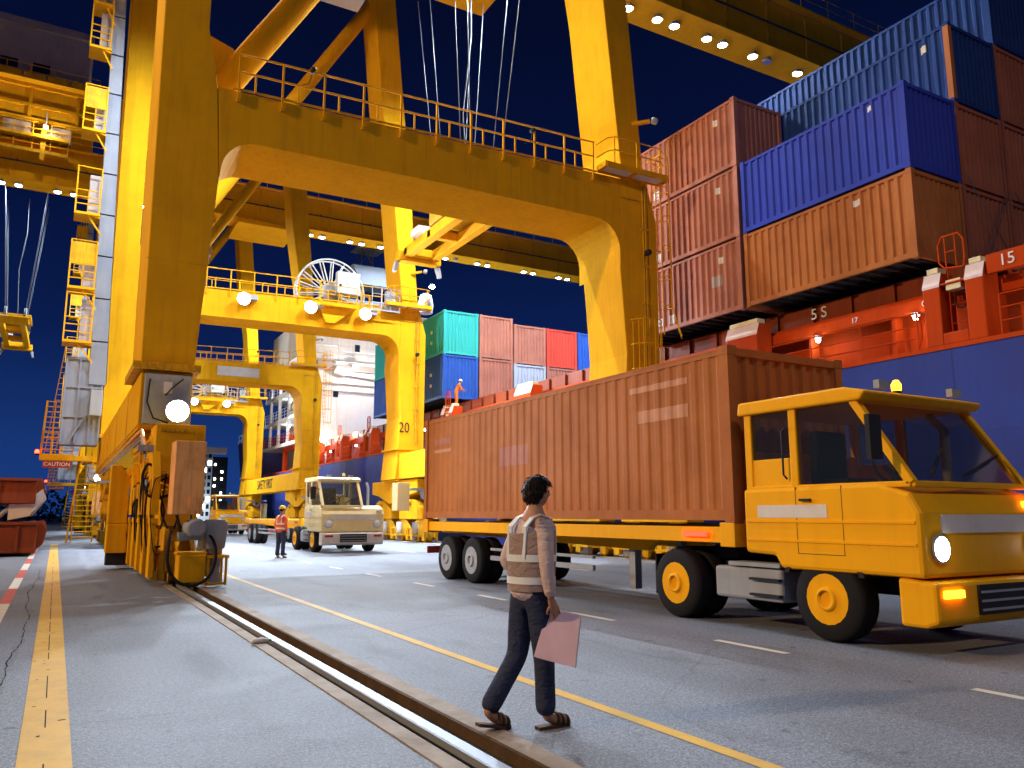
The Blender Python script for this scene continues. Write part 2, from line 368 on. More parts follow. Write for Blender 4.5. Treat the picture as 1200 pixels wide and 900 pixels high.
# painted marks (worn lines, each dash its own sheet)
def line(name, x0, x1, y0, y1, mat): return sheet(name, x0, x1, y0, y1, .004, mat)
line('yellow_guide_line', -.09, .21, -30, 48, M['line_yellow'])
line('yellow_edge_line', 3.80, 3.92, -30, 120, M['line_yellow'])
for i in range(-2, 22):
    y = 6.5 + i * 3.15
    line('lane_dash', 7.02, 7.13, y - 0.1, y + 1.0, M['line_white'])
for i in range(-1, 16):
    line('lane_dash', 12.6, 12.72, 6.2 + i * 6, 8.2 + i * 6, M['line_white'])
for i in range(12):
    y = 10.0 + i * 3.2
    line('kerb_mark', -.72, -.55, y + 3.2, y + 6.4, M['line_red' if i % 2 else 'line_white'])
jt = MB(); yj = 3.0
while yj < 40:
    L_ = random.uniform(.3, 1.6)
    if random.random() < .75: jt.add([(.052, yj, .0058), (.060, yj, .0058), (.060, yj + L_, .0058), (.052, yj + L_, .0058)], [(0, 1, 2, 3)])
    yj += L_ + random.uniform(.0, .5)
for k in range(26):
    yj = random.uniform(4.5, 25); xj = random.uniform(-.09, .17); w_ = random.uniform(.02, .06)
    jt.add([(xj, yj, .0055), (xj + w_, yj + .01, .0055), (xj + w_ * .9, yj + .03, .0055), (xj + .01, yj + .025, .0055)], [(0, 1, 2, 3)])
tag(jt.build('line_joint', M['crack'], None, fix=False), kind='structure')
ck = MB(); px = None
y = 1.0; xx = -.30
pts = []
while y < 26:
    pts.append((xx + random.uniform(-.012, .012), y)); y += random.uniform(.06, .25); xx = -.28 + .05 * math.sin(y * .6) + .02 * math.sin(y * 2.3)
for (a, b), (c, d) in zip(pts[:-1], pts[1:]):
    w0 = random.uniform(.002, .008); ck.add([(a - w0, b, .005), (a + w0, b, .005), (c + w0, d, .005), (c - w0, d, .005)], [(0, 1, 2, 3)])
tag(ck.build('ground_crack', M['crack'], None, fix=False), kind='structure')

# ------------------------------------------------------------------ ship-to-shore crane (built once, copied for the neighbour)
CR = empty('container_crane', (10.08, 33, 0), 'near yellow quay crane over the roadway, numbered 20 on its far leg', 'crane', 'yellow quay cranes')
Y, YD = M['yellow'], M['yellow_dirty']
def arc(cx, cz, rx, rz, a0, a1, n=7):
    return [(cx + rx * math.cos(R(a0 + (a1 - a0) * i / n)), cz + rz * math.sin(R(a0 + (a1 - a0) * i / n))) for i in range(n + 1)]
for yb in (22.0, 43.5):
    far = yb > 30
    depth = 2.9
    # landside leg
    lp = [(1.58, 5.36), (2.87, 5.36), (3.18, 10.7)] + [(3.0, 13.3), (2.68, 15), (2.62, 33.5), (1.36, 33.5)]
    lg = MB().prism(lp, 'xz', yb, yb + depth).build('leg', Y, CR, .03)
    f = MB().box((1.42, yb - .1, 5.16), (3.02, yb + depth + .1, 5.355)); 
    for i in range(9): f.box((1.40 + i * .18, yb - .16, 5.2), (1.44 + i * .18, yb - .1, 5.34))
    f.build('leg_flange', YD, lg)
    s = MB()
    for z in (8.1, 16.4, 20.8, 26): s.box((1.50 if z < 9 else 1.38, yb - .004, z), (2.62 if z > 12 else 3.0, yb + .01, z + .012))
    s.build('weld_seam', YD, lg)['kind'] = 'stuff'
    # waterside leg
    rp = [(16.83, 3.5), (18.62, 3.5), (18.6, 7.1), (18.62, 12.2), (18.05, 14.15), (17.5, 20.6), (16.1, 34), (14.7, 34), (15.5, 26), (16.38, 20.6), (17.02, 14.2), (17.0, 13.62), (16.98, 12.2), (16.9, 10.2), (17.0, 9.0), (17.12, 7.1), (17.0, 5.3)]
    rg = MB().prism(rp, 'xz', yb, yb + 2.3).build('leg', Y, CR, .03)
    MB().box((16.86, yb - .07, 5.22), (18.72, yb + 2.37, 5.31)).build('leg_flange', Y, rg)
    MB().box((16.95, yb - .05, 12.9), (18.4, yb + .01, 12.94)).build('weld_seam', YD, rg)
    # portal beam with rounded haunches
    top = [(3.01, 13.3), (17.0, 13.62)]
    bp = [(3.19, 10.7)] + arc(4.15, 10.85, .94, 1.0, 178, 92, 7) + [(5.2, 11.86), (10, 11.93), (15.2, 11.93)] + arc(15.9, 10.85, 1.02, 1.08, 92, 3, 7) + [(16.91, 10.2)]
    poly = bp + [(16.975, 12.2), (16.998, 13.62)] + [(3.02, 13.3)]
    beam = MB().prism(poly, 'xz', yb + .002, yb + (2.6 if not far else 2.2)).build('portal_beam', Y, CR, .02)
    s = MB()
    for x in (6.1, 9.3, 12.4, 15.4): s.box((x, yb - .002, 11.95), (x + .012, yb + .012, 13.3))
    s.build('weld_seam', YD, beam)['kind'] = 'stuff'
    # walkway rail on the beam
    rl = MB()
    n = 10
    for k in range(n + 1):
        x = 3.55 + (15.75 - 3.55) * k / n; z = 13.3 + .32 * (x - 3) / 14
        rl.bar((x, yb - .05, z - .28), (x, yb - .05, z + 1.12), .05, .07)
        rl.lathe([(.055, -.02), (.055, .05)], (x, yb - .05, z - .28), 'y', 8)
        if k < n and k % 1 == 0: rl.tube([(x + .45, yb - .05, z + .03), (x + .45, yb - .05, z + .6)], .03, 6)
    for dz in (1.12, .58):
        rl.tube([(3.5, yb - .05, 13.31 + dz), (15.8, yb - .05, 13.6 + dz)], .03, 6)
    rl.bar((3.4, yb - .03, 13.36), (15.9, yb - .03, 13.64), .04, .06)
    rl.build('guard_rail', Y, CR)
    rl = MB(); rail_run(rl, [(3.5, yb + 2.15, 13.3), (15.8, yb + 2.15, 13.6)], 1.1, 1.5, .025); rl.build('guard_rail', Y, CR)
    # small cameras on the rail
    for x in (5.6, 13.2):
        c = MB().lathe([(.03, -.12), (.07, -.1), (.08, .08), (.05, .12)], (x, yb - .12, 14.5), 'y', 10)
        c.tube([(x, yb - .1, 14.42), (x - .1, yb - .1, 14.05), (x - .3, yb - .1, 13.95)], .012, 5)
        c.build('rail_camera', M['dark'], CR)
    # diagonal tube brace and its collar
    yc = yb + 1.35
    tb = MB().tube([(2.95, yc, 13.4), (15.2, yc, 33.9)], .42, 20).build('diagonal_brace', Y, CR)
    MB().prism([(2.75, 12.6), (3.4, 12.9), (3.9, 14.3), (3.55, 15.3), (2.64, 15.6)], 'xz', yc - .1, yc + .1).build('gusset_plate', Y, tb)
    # platform round the waterside leg
    pf = MB()
    pf.bar((15.95, yb - .62, 13.72), (18.7, yb - .62, 13.76), .06, .2); pf.bar((15.95, yb - .04, 13.72), (18.7, yb - .04, 13.76), .06, .2)
    for x in (15.95, 17.3, 18.7): pf.bar((x, yb - .62, 13.74), (x, yb - .04, 13.74), .12, .2)
    pf = pf.build('leg_platform', Y, CR)
    for x0, x1 in ((16.02, 17.22), (17.38, 18.62)):
        MB().box((x0, yb - .58, 13.70), (x1, yb - .08, 13.73)).build('floor_panel', M['board'], pf)
    r_ = MB()
    for zz in (1.0, .5):
        r_.tube([(15.9, yb - .05, 13.75 + zz - .1), (16.1, yb - .45, 13.8 + zz), (16.35, yb - .6, 13.84 + zz), (18.4, yb - .6, 13.84 + zz), (18.68, yb - .4, 13.84 + zz), (18.7, yb + .6, 13.84 + zz)], .025, 6)
    for x in (16.3, 17.3, 18.4): r_.tube([(x, yb - .6, 13.8), (x, yb - .6, 14.84)], .025, 6)
    r_.tube([(18.7, yb + .3, 13.8), (18.7, yb + .3, 14.84)], .025, 6)
    r_.build('guard_rail', Y, pf)
    # caged ladders of the near leg
    if not far:
        ld = MB(); ladder(ld, (18.85, yb + .25, 8.0), (18.85, yb + .25, 15.2), (0, 1, 0), .5)
        for k in range(6):
            z = 9.1 + k * 1.15
            ld.tube([(18.85, yb + 0, z), (19.15, yb - .12, z), (19.5, yb + .25, z), (19.15, yb + .62, z), (18.85, yb + .5, z)], .022, 5)
        for dx, dy in ((19.15, -.12), (19.5, .25), (19.15, .62)): ld.tube([(dx, yb + dy, 9.1), (dx, yb + dy, 15.2)], .018, 5)
        ld.tube([(19.15, yb - .12, 9.1), (19.6, yb - .1, 8.0)], .018, 5); ld.tube([(19.5, yb + .25, 9.1), (19.9, yb + .25, 8.0)], .018, 5)
        ld.build('caged_ladder', Y, CR)
        ld = MB(); ladder(ld, (17.75, yb - .22, 1.2), (17.75, yb - .22, 8.4), (1, 0, 0), .5)
        for k in range(7):
            z = 3.0 + k * .88
            ld.tube([(17.45, yb - .2, z)] + [(17.75 + .62 * math.cos(R(a)), yb - .25 + .55 * math.sin(R(a)), z) for a in range(180, 361, 30)] + [(18.05, yb - .2, z)], .02, 5)
        for a in (190, 230, 270, 310, 350): ld.tube([(17.75 + .62 * math.cos(R(a)), yb - .25 + .55 * math.sin(R(a)), 3.0), (17.75 + .62 * math.cos(R(a)), yb - .25 + .55 * math.sin(R(a)), 8.3)], .016, 5)
        ld.build('caged_ladder', Y, CR)
    # cable conduits on the waterside leg
    c = MB()
    for x, r in ((17.95, .025), (18.05, .035), (18.2, .02)): c.tube([(x, yb - .04, 5.6), (x, yb - .04, 13.5)], r, 6)
    for z in (7.6, 9.0, 10.4, 11.8): c.box((17.88, yb - .07, z), (18.26, yb, z + .06))
    c.build('cable_conduit', YD, CR)
    bl = MB().lathe([(.05, -.1), (.11, -.08), (.12, .06), (.07, .1)], (18.0, yb - .25, 10.9), 'y', 10).bar((18.0, yb, 10.85), (18.0, yb - .2, 10.85), .05)
    bl.build('bulkhead_lamp', M['dark'], CR)
    # sling lug and small floodlight bracket high on the leg
    MB().bar((17.6, yb, 15.9), (18.15, yb - .35, 16.0), .12).build('bracket_arm', Y, CR)
    MB().lathe([(.05, -.1), (.13, -.05), (.13, .1)], (18.3, yb - .42, 16.02), 'x', 10).build('bracket_lamp', M['grey'], CR)

# lettering on the far waterside leg
num20 = lettering('20', .85, (17.35, 43.5 - .02, 6.5), FACE_S, M['letter_black'], CR, cond=.8)
# sill beams along the rails
sl = MB().prism([(1.62, 3.62), (2.86, 3.62), (2.86, 5.15), (1.62, 5.15)], 'xz', 22.05, 46.2).build('sill_beam', Y, CR, .02)
s = MB()
for y0 in (26, 31, 36, 41): s.box((1.606, y0, 3.66), (1.63, y0 + .014, 5.12))
s.box((1.60, 22.1, 3.7), (1.625, 46, 3.74)); s.build('weld_seam', YD, sl)['kind'] = 'stuff'
sw = MB().prism([(17.06, 3.52), (18.4, 3.52), (18.4, 4.98), (17.06, 4.98)], 'xz', 24.32, 43.48).build('sill_beam', Y, CR, .02)
lettering('SAFETY FIRST', 1.25, (17.045, 34.6, 4.28), FACE_W, M['letter_black'], sw, cond=.85)
# grey control box front on the landside leg
b = MB().box((1.70, 21.86, 3.75), (2.80, 21.99, 5.05)).build('control_box', M['grey'], CR, .02)
MB().tube([(1.82, 21.84, 4.9), (1.78, 21.8, 4.3), (1.95, 21.8, 3.9), (2.3, 21.82, 3.8)], .022, 6).tube([(2.2, 21.84, 4.5), (2.35, 21.8, 4.7), (2.6, 21.83, 4.95)], .018, 6).build('hose', M['black'], b)
fl = MB().lathe([(.12, .16), (.26, .1), (.29, -.02), (.27, -.04)], (2.47, 21.5, 4.07), 'y', 16).bar((2.47, 21.66, 4.07), (2.47, 21.9, 4.1), .06)
fl = fl.build('floodlight', M['grey'], CR)
MB().lathe([(.27, -.045), (.2, -.10), (.06, -.13)], (2.47, 21.5, 4.07), 'y', 16).build('lens', M['lamp'], fl)  # lens made oversized so its disc imitates glare

# floodlights on the far portal beam
for x in (7.85, 11.45, 14.62):
    fl = MB().lathe([(.16, .2), (.32, .12), (.36, -.02), (.34, -.05)], (x, 43.05, 12.9), 'y', 16).bar((x, 43.25, 12.9), (x, 43.5, 12.9), .08).box((x + .3, 43.1, 12.95), (x + .75, 43.48, 13.2))
    fl = fl.build('floodlight', M['grey'], CR)
    MB().lathe([(.34, -.055), (.24, -.12), (.06, -.15)], (x, 43.05, 12.9), 'y', 16).build('lens', M['lamp'], fl)  # oversized like the leg lens, glare put into the shape
# cable reel
RC = (12.93, 44.3, 14.25)
rim = MB().tube([(RC[0] + 2.0 * math.cos(R(a)), RC[1], RC[2] + 2.0 * math.sin(R(a))) for a in range(0, 361, 6)], .055, 8, cap=False)
for yy in (.5,): rim.tube([(RC[0] + 2.0 * math.cos(R(a)), RC[1] + yy, RC[2] + 2.0 * math.sin(R(a))) for a in range(0, 361, 6)], .045, 8, cap=False)
reel = rim.build('cable_reel', M['offwhite'], CR)
sp0 = None
for k in range(18):
    a = R(k * 20 + 7)
    for yy in (0, .5):
        MB().bar((RC[0] + .5 * math.cos(a), RC[1] + yy, RC[2] + .5 * math.sin(a)), (RC[0] + 2.0 * math.cos(a), RC[1] + yy, RC[2] + 2.0 * math.sin(a)), .05, .09, (0, 1, 0)).build('spoke', M['offwhite'], reel)
MB().lathe([(.55, -.05), (.6, .0), (.6, .5), (.55, .55)], RC, 'y', 20).lathe([(.25, -.4), (.25, .9)], RC, 'y', 14).build('drum', M['grey'], reel)
MB().box((RC[0] + .1, 43.35, 14.05), (RC[0] + 1.45, 43.8, 15.35)).box((RC[0] + .62, 43.32, 14.6), (RC[0] + .78, 43.36, 14.85)).build('reel_cabinet', M['offwhite'], CR, .02)
MB().prism([(RC[0] - .7, 13.55), (RC[0] + .9, 13.55), (RC[0] + .35, 14.25), (RC[0] - .15, 14.25)], 'xz', 44.9, 45.3).build('reel_stand', M['grey'], CR)
pl = MB().box((11.9, 42.85, 13.1), (14.1, 43.45, 13.2))
pl.prism([(12.4, 12.2), (12.9, 12.2), (14.0, 13.1), (11.95, 13.1)], 'xz', 43.2, 43.45)
rail_run(pl, [(11.9, 42.9, 13.2), (14.1, 42.9, 13.2)], 1.1, 1.1, .025); pl.build('reel_platform', Y, CR)
st = MB()
rail_run(st, [(15.0, 43.0, 13.2), (16.7, 43.0, 13.2)], 1.4, .5, .025, (.5, 1.0)); st.box((15.9, 43.1, 13.3), (16.5, 43.4, 14.5)); st.build('cable_guide', M['grey'], CR)
# sign board on the near portal beam's rear

# twin boom girders high above
XA, XB = -24, 56
for y0, y1 in ((29.9, 31.7),):
    bm_ = MB().prism([(y0, 28.6), (y1, 28.6), (y1, 31.6), (y0, 31.6)], 'yz', XA, XB)
    bm_.prism([(y0 - .25, 28.42), (y1 + .25, 28.42), (y1 + .25, 28.58), (y0 - .25, 28.58)], 'yz', XA, XB)
    bm_ = bm_.build('boom_girder', Y, CR, .02)
    pieces('stiffener', YD, bm_, [((XA + 2 + k * 3.3, y0 - .1, 28.62), (XA + 2.08 + k * 3.3, y0, 31.5)) for k in range(24)])
    wr = MB(); side = -1 if y0 < 33 else 1
    ye = y0 - .5 if side < 0 else y1 + .5
    wr.prism([(min(ye, y0), 31.62), (max(ye, y0) if side < 0 else ye, 31.62), (max(ye, y0) if side < 0 else ye, 31.7), (min(ye, y0), 31.7)], 'yz', XA, XB)
    rail_run(wr, [(XA, ye, 31.7), (XB, ye, 31.7)], 1.1, 2.4, .025, (.55,), toe=False); wr.build('boom_walkway', Y, CR)
    cb = MB()
    for k in range(16): cb.bar((XA + 4 + 5 * k, y0 - .05, 30.1), (XA + 4 + 5 * k, y0 - .3, 29.9), .1)
    cb.tube([(XA, y0 - .28, 29.9), (XB, y0 - .28, 29.9)], .06, 6); cb.build('cable_tray', M['dark'], bm_)
LX = []
for c in (-5.4, -1.4, 5.0, 9.3, 13.3, 16.6, 19.9, 23.9, 27.1, 30.7, 34.3, 38.1, 43.9, 48.5):
    LX += [c - .6, c + .6]
for i, x in enumerate(LX):
    f = MB().lathe([(.24, 0), (.26, -.06), (.30, -.2), (.28, -.22)], (x, 30.7, 28.41), 'z', 12).box((x - .1, 30.6, 28.3), (x + .1, 30.8, 28.42)).build('boom_floodlight', M['grey'], CR)
    if i == 21: 
        continue
    MB().lathe([(.27, -.221), (.2, -.27), (.06, -.29)], (x, 30.7, 28.41), 'z', 12).build('lens', M['lamp'], f)
# machinery house and landside girders
mh = MB().box((-17, 29.6, 37.0), (-.45, 37.4, 41.6)); mh.prism([(29.3, 41.6), (37.7, 41.6), (37.5, 42.4), (33.5, 42.8), (29.5, 42.4)], 'yz', -17.2, -.3)
mh = mh.build('machinery_house', M['house'], CR, .05)
pieces('cladding_rib', M['house'], mh, [((-16.9 + k * .275, 29.56, 37.05), (-16.84 + k * .275, 29.6, 41.55)) for k in range(60)])
for x in (-4.6, -6.9, -9.2): 
    f = MB().box((x, 29.5, 37.8), (x + 1.25, 29.56, 38.6)).build('window', M['darkglass'], mh)
    MB().box((x - .05, 29.46, 37.7), (x + 1.3, 29.52, 37.79)).build('sill', M['house'], f)
ug = MB()
ug.box((-18, 29.3, 33.6), (.2, 30.1, 36.2)); ug.box((-18, 29.0, 36.2), (.3, 37.6, 36.6)); ug.box((-18, 36.6, 33.6), (.2, 37.4, 36.2))
for x in (-15, -11.5, -8, -4.6, -1.2): ug.box((x, 29.12, 33.6), (x + .25, 29.3, 36.2))
ug.box((-18, 29.1, 34.6), (.1, 29.3, 34.85)); ug.box((-18, 29.05, 33.4), (.2, 29.3, 33.6))
ug = ug.build('machinery_girder', Y, CR)
wr = MB(); wr.box((-18, 28.2, 36.5), (.4, 29.3, 36.58)); rail_run(wr, [(-18, 28.25, 36.58), (.4, 28.25, 36.58), (.4, 29.2, 36.58)], 1.15, 1.7, .035, (.55,)); wr.build('guard_rail', Y, CR)
for k in range(10):
    MB().box((-17 + k * 1.7, 28.22, 36.62), (-15.45 + k * 1.7, 28.25, 37.0)).build('kick_panel', Y, CR)
for x0 in (-16.5, -13.1, -9.7, -6.3, -3.4):
    MB().box((x0, 29.6, 32.0), (x0 + 2.0, 31.5, 33.35)).build('winch_box', M['house'], CR)
tr = MB()
for z, y0 in ((32.1, 28.9), (30.9, 29.2)):
    rail_run(tr, [(-17, y0, z), (-1.5, y0, z)], 1.1, 1.3, .035, (.55,)); tr.box((-17, y0, z - .15), (-1.5, y0 + .8, z))
for x in (-15, -11, -7, -3.5): tr.box((x, 29.2, 30.2), (x + .35, 29.6, 33.4))
tr.build('service_walkway', YD, CR)

for x in (-3.2, -8.4, -13.6):
    f = MB().bar((x, 28.7, 34.2), (x, 28.7, 32.9), .06).box((x - .18, 28.5, 32.75), (x + .18, 28.85, 32.92)).build('service_lamp', M['grey'], CR)
    MB().lathe([(.13, 0), (.1, -.05), (.03, -.07)], (x, 28.68, 32.75), 'z', 10).build('lens', M['lamp'], f)
    for k in (0, 1): point('service_light', (x, 28.3 + k * DY, 32.6), 300, (1, .86, .62), .15)
# elevator shaft of pale sheet panels, leaning slightly, with landings on its land side
sh = empty('elevator_shaft', (1.2, 42.8, 0)); sh.parent = CR; sh.location = Vector((1.2, 42.8, 0)) - Vector(ORG[CR.name]); ORG[sh.name] = (1.2, 42.8, 0)
def sx_(z): t = (z - 8.0) / 21.5; return .86 - .34 * t, 1.58 - .54 * t
z = 7.6
while z < 33:
    z1 = z + 2.12; a0, b0 = sx_(z); a1, b1 = sx_(z1 - .07)
    MB().prism([(a0, z), (b0, z), (b1, z1 - .07), (a1, z1 - .07)], 'xz', 42.3, 43.2).build('shaft_panel', M['shaft'], sh, .012)
    z = z1
s = MB(); a0, b0 = sx_(4.5); a1, b1 = sx_(33)
s.prism([(a0 + .04, 7.7), (b0 - .04, 7.7), (b1 - .04, 33), (a1 + .04, 33)], 'xz', 42.34, 43.16); s.build('shaft_core', M['dark'], sh)
bs = MB().box((-.15, 42.4, 4.7), (1.45, 43.3, 8.9)); bs.build('shaft_base_cabin', M['shaft'], sh, .03)
s = MB()
for x in (-.12, .45, 1.0, 1.42): s.box((x, 42.33, 4.8), (x + .07, 42.4, 8.8))
for zz in (6.0, 7.4, 8.75): s.box((-.12, 42.34, zz), (1.45, 42.4, zz + .08))
s.bar((.2, 42.3, 4.8), (.9, 42.3, 6.2), .06); s.build('cabin_frame', M['shaft'], sh)
MB().box((1.0, 42.0, 6.1), (1.5, 42.35, 7.3)).build('electrical_cabinet', M['grey'], sh, .02)
MB().box((-.1, 42.35, 27.3), (.42, 43.2, 30.6)).box((-.05, 42.3, 27.4), (.38, 42.36, 30.4)).build('lift_car', M['shaft'], sh, .03)
for dx in (.02, .22): MB().box((dx, 42.27, 29.0), (dx + .1, 42.31, 29.9)).build('lift_window', M['darkglass'], sh)
for i, zf in enumerate((9.6, 12.2, 15.9, 20.2, 24.6, 27.0)):
    xo = -.38 + .0 * i; xi = sx_(zf)[0]
    lm = MB().box((xo, 41.9, zf - .12), (xi, 43.2, zf)); lm.bar((xi, 42.0, zf - .2), (xi - .5, 42.0, zf - .05), .08)
    lm.bar((xi + .1, 42.1, zf - 1.0), (xo + .6, 42.1, zf - .1), .07)
    for x, yy in ((xo + .03, 41.93), (xi - .05, 41.93), (xo + .03, 43.1)): lm.bar((x, yy, zf), (x, yy, zf + 2.3), .06)
    for zz in (.4, .75, 1.1, 2.28): lm.bar((xo, 41.93, zf + zz), (xi - .03, 41.93, zf + zz), .045); lm.bar((xo + .03, 41.93, zf + zz), (xo + .03, 43.1, zf + zz), .045)
    lm.bar(((xo + xi) / 2, 41.93, zf), ((xo + xi) / 2, 41.93, zf + 1.1), .045)
    lm.build('landing', Y, CR)
    MB().box((xo + .05, 41.96, zf + 1.15), (xi - .08, 41.99, zf + 2.2)).build('mesh_panel', YD, CR) if i % 2 else None
    MB().prism([(xi - .55, zf + .05), (xi - .08, zf + .05), (xi - .08, zf + 2.1), (xi - .55, zf + 2.1)], 'xz', 42.4, 42.45).build('landing_door', M['house'], CR)
# access stairs at the land side
LZ = 4.55
lm = MB().box((-.95, 48.6, LZ - .16), (1.5, 50.4, LZ)); lm.box((-.98, 48.5, LZ - .22), (1.55, 48.62, LZ + .06))
rail_run(lm, [(.55, 48.62, LZ), (-.93, 48.62, LZ), (-.93, 50.3, LZ)], 1.3, .55, .03, (.35, .7, 1.0)); rail_run(lm, [(1.5, 48.62, LZ), (1.5, 50.3, LZ)], 1.3, .8, .03, (.45, .9))
lm.bar((1.5, 48.6, LZ - .1), (2.9, 48.6, LZ - .1), .3, .35); lm.bar((1.5, 48.6, LZ - .3), (2.6, 48.6, 2.4), .12)
rail_run(lm, [(.55, 48.62, LZ), (1.5, 48.62, LZ)], 1.3, .4, .03, (.65,), toe=False)
lm.build('stair_landing', Y, CR)
st = empty('access_stair', (1.2, 50, 0)); st.parent = CR; st.location = Vector((1.2, 50, 0)) - Vector(ORG[CR.name]); ORG[st.name] = (1.2, 50, 0)
for x in (.84, 1.86): 
    MB().bar((x, 50.9, 0), (x, 48.7, LZ), .06, .16).build('stringer', Y, st)
    h = MB().tube([(x, 50.7, .9), (x, 48.5, LZ + .95)], .028, 6)
    for t in (.1, .4, .7, .97): h.tube([(x, 50.9 - 2.2 * t, LZ * t), (x, 50.9 - 2.2 * t - .15, LZ * t + .93)], .026, 6)
    h.build('handrail', Y, st)
MB().bar((.6, 49.8, 0), (.95, 48.7, LZ), .08).build('stair_post', Y, st)
for k in range(1, 16):
    t = k / 16; MB().box((.87, 50.9 - 2.2 * t - .12, LZ * t - .02), (1.83, 50.9 - 2.2 * t + .12, LZ * t + .02)).build('tread', Y, st)
up = MB(); ladder(up, (-.55, 49.4, LZ), (.05, 49.4, 11), (1, 0, 0), .5); up.bar((-.95, 49.2, LZ), (-.85, 49.2, LZ + 3.0), .1)
for k in range(8): up.tube([(-.9, 49.2, LZ + 1.0 + .28 * k), (.0, 49.2, LZ + 1.0 + .28 * k)], .025, 5)
up.bar((-.08, 49.2, LZ), (.12, 49.2, LZ + 3.4), .08); up.bar((-.5, 49.2, LZ), (-.45, 49.2, LZ + 3.0), .06)
up.build('ladder', Y, CR)
sg = MB().box((-.8, 48.44, LZ - .62), (.5, 48.48, LZ - .26)).build('warning_sign', M['sign_red'], CR)
lettering('CAUTION', .27, (-.15, 48.43, LZ - .44), FACE_S, M['sign_white'], sg)
rb = MB().lathe([(.05, -.1), (.09, -.08), (.09, 0)], (-1.1, 48.5, LZ + .12), 'z', 10).build('beacon', M['dark'], CR)
MB().lathe([(.10, 0), (.11, .1), (.06, .19)], (-1.1, 48.5, LZ + .12), 'z', 10).build('beacon_lens', M['red_lamp'], rb)

# travel gear under each leg
def gear(xc, yc, zb, side, prefix=1):
    x0, x1 = xc - .5, xc + .5
    mb_ = MB().prism([(yc - 3.6, zb - .02), (yc + 3.6, zb - .02), (yc + 3.6, zb - .75), (yc + 2.4, zb - .9), (yc + .7, zb - 1.35), (yc - .7, zb - 1.35), (yc - 2.4, zb - .9), (yc - 3.6, zb - .75)], 'yz', x0, x1)
    eq = mb_.build('equalizer_beam', Y, CR, .02)
    # grey walkway bracket strip across the end face
    zz = zb - .62
    for fy in (yc - 3.63,):
        s = MB()
        pts = [(xc - .95, zz), (xc - .35, zz), (xc - .2, zz - .45), (xc + .25, zz - .45), (xc + .4, zz), (xc + .95, zz)]
        for (a, b_), (c, d) in zip(pts[:-1], pts[1:]): s.bar((a, fy - .12, b_), (c, fy - .12, d), .3, .14, (0, 0, 1))
        s.build('step_bracket', M['grey'], eq)
    MB().lathe([(.2, x0 - .1), (.2, x1 + .1)], (0, yc, zb - .55), 'x', 14).lathe([(.32, x0 - .05), (.32, x1 + .05)], (0, yc, zb - .55), 'x', 14).build('pivot_pin', YD, eq)
    MB().box((xc - .78, yc - 1.2, zb - .06), (xc + .78, yc + 1.2, zb + .0)).build('saddle_plate', Y, eq)
    for s2 in (-1, 1):
        y2 = yc + s2 * 2.35
        sb = MB().prism([(y2 - 1.7, 1.25), (y2 - 1.7, 1.75), (y2 - .5, zb - 1.15), (y2 + .5, zb - 1.15), (y2 + 1.7, 1.75), (y2 + 1.7, 1.25)], 'yz', xc - .36, xc + .36).build('balance_beam', Y, CR, .02)
        MB().lathe([(.16, xc - .5), (.16, xc + .5)], (0, y2, zb - 1.3), 'x', 12).build('pivot_pin', YD, sb)
        for s3 in (-1, 1):
            y3 = y2 + s3 * 1.15
            bg_ = MB().prism([(y3 - 1.0, .28), (y3 - 1.0, .75), (y3 - .4, 1.24), (y3 + .4, 1.24), (y3 + 1.0, .75), (y3 + 1.0, .28)], 'yz', xc - .3, xc - .2)
            bg_.prism([(y3 - 1.0, .28), (y3 - 1.0, .75), (y3 - .4, 1.24), (y3 + .4, 1.24), (y3 + 1.0, .75), (y3 + 1.0, .28)], 'yz', xc + .2, xc + .3)
            bg_.box((xc - .2, y3 - .3, .9), (xc + .2, y3 + .3, 1.2))
            for fx in (-.36, .36): bg_.box((xc + fx - .06, y3 - .95, .1), (xc + fx + .06, y3 - .65, .72)); bg_.box((xc + fx - .06, y3 + .65, .1), (xc + fx + .06, y3 + .95, .72))
            bg_ = bg_.build('bogie', YD, CR, .012)
            for s4 in (-1, 1):
                MB().lathe([(.26, -.17), (.33, -.15), (.33, -.09), (.30, -.08), (.30, .08), (.33, .09), (.33, .15), (.26, .17)], (xc, y3 + s4 * .52, .315), 'x', 18).build('wheel', YD, bg_)
            mt = MB().lathe([(.10, .95), (.16, .93), (.16, .6), (.19, .58), (.19, .2), (.14, .15)], (xc + side * .62, y3 - .15, .15), 'z', 12).box((xc + side * .62 - .1, y3 - .3, .1), (xc + side * .62 + .1, y3 + .0, .5))
            mt.build('drive_motor', M['grey'], bg_)
            tr_ = MB().box((xc + side * .38, y3 - .6, .34), (xc + side * .95, y3 + .35, .40)); tr_.tube([(xc + side * .92, y3 - .58, .75), (xc + side * .92, y3 + .33, .75)], .03, 6)
            for yy in (-.56, .3): tr_.tube([(xc + side * .92, y3 + yy, .36), (xc + side * .92, y3 + yy, .75)], .03, 6)
            tr_.build('motor_guard', Y, bg_)
rnd = random.Random(3)
for yb in (23.5, 44.6):
    gear(2.44, yb, 3.6, 1); gear(17.7, yb, 3.48, -1)
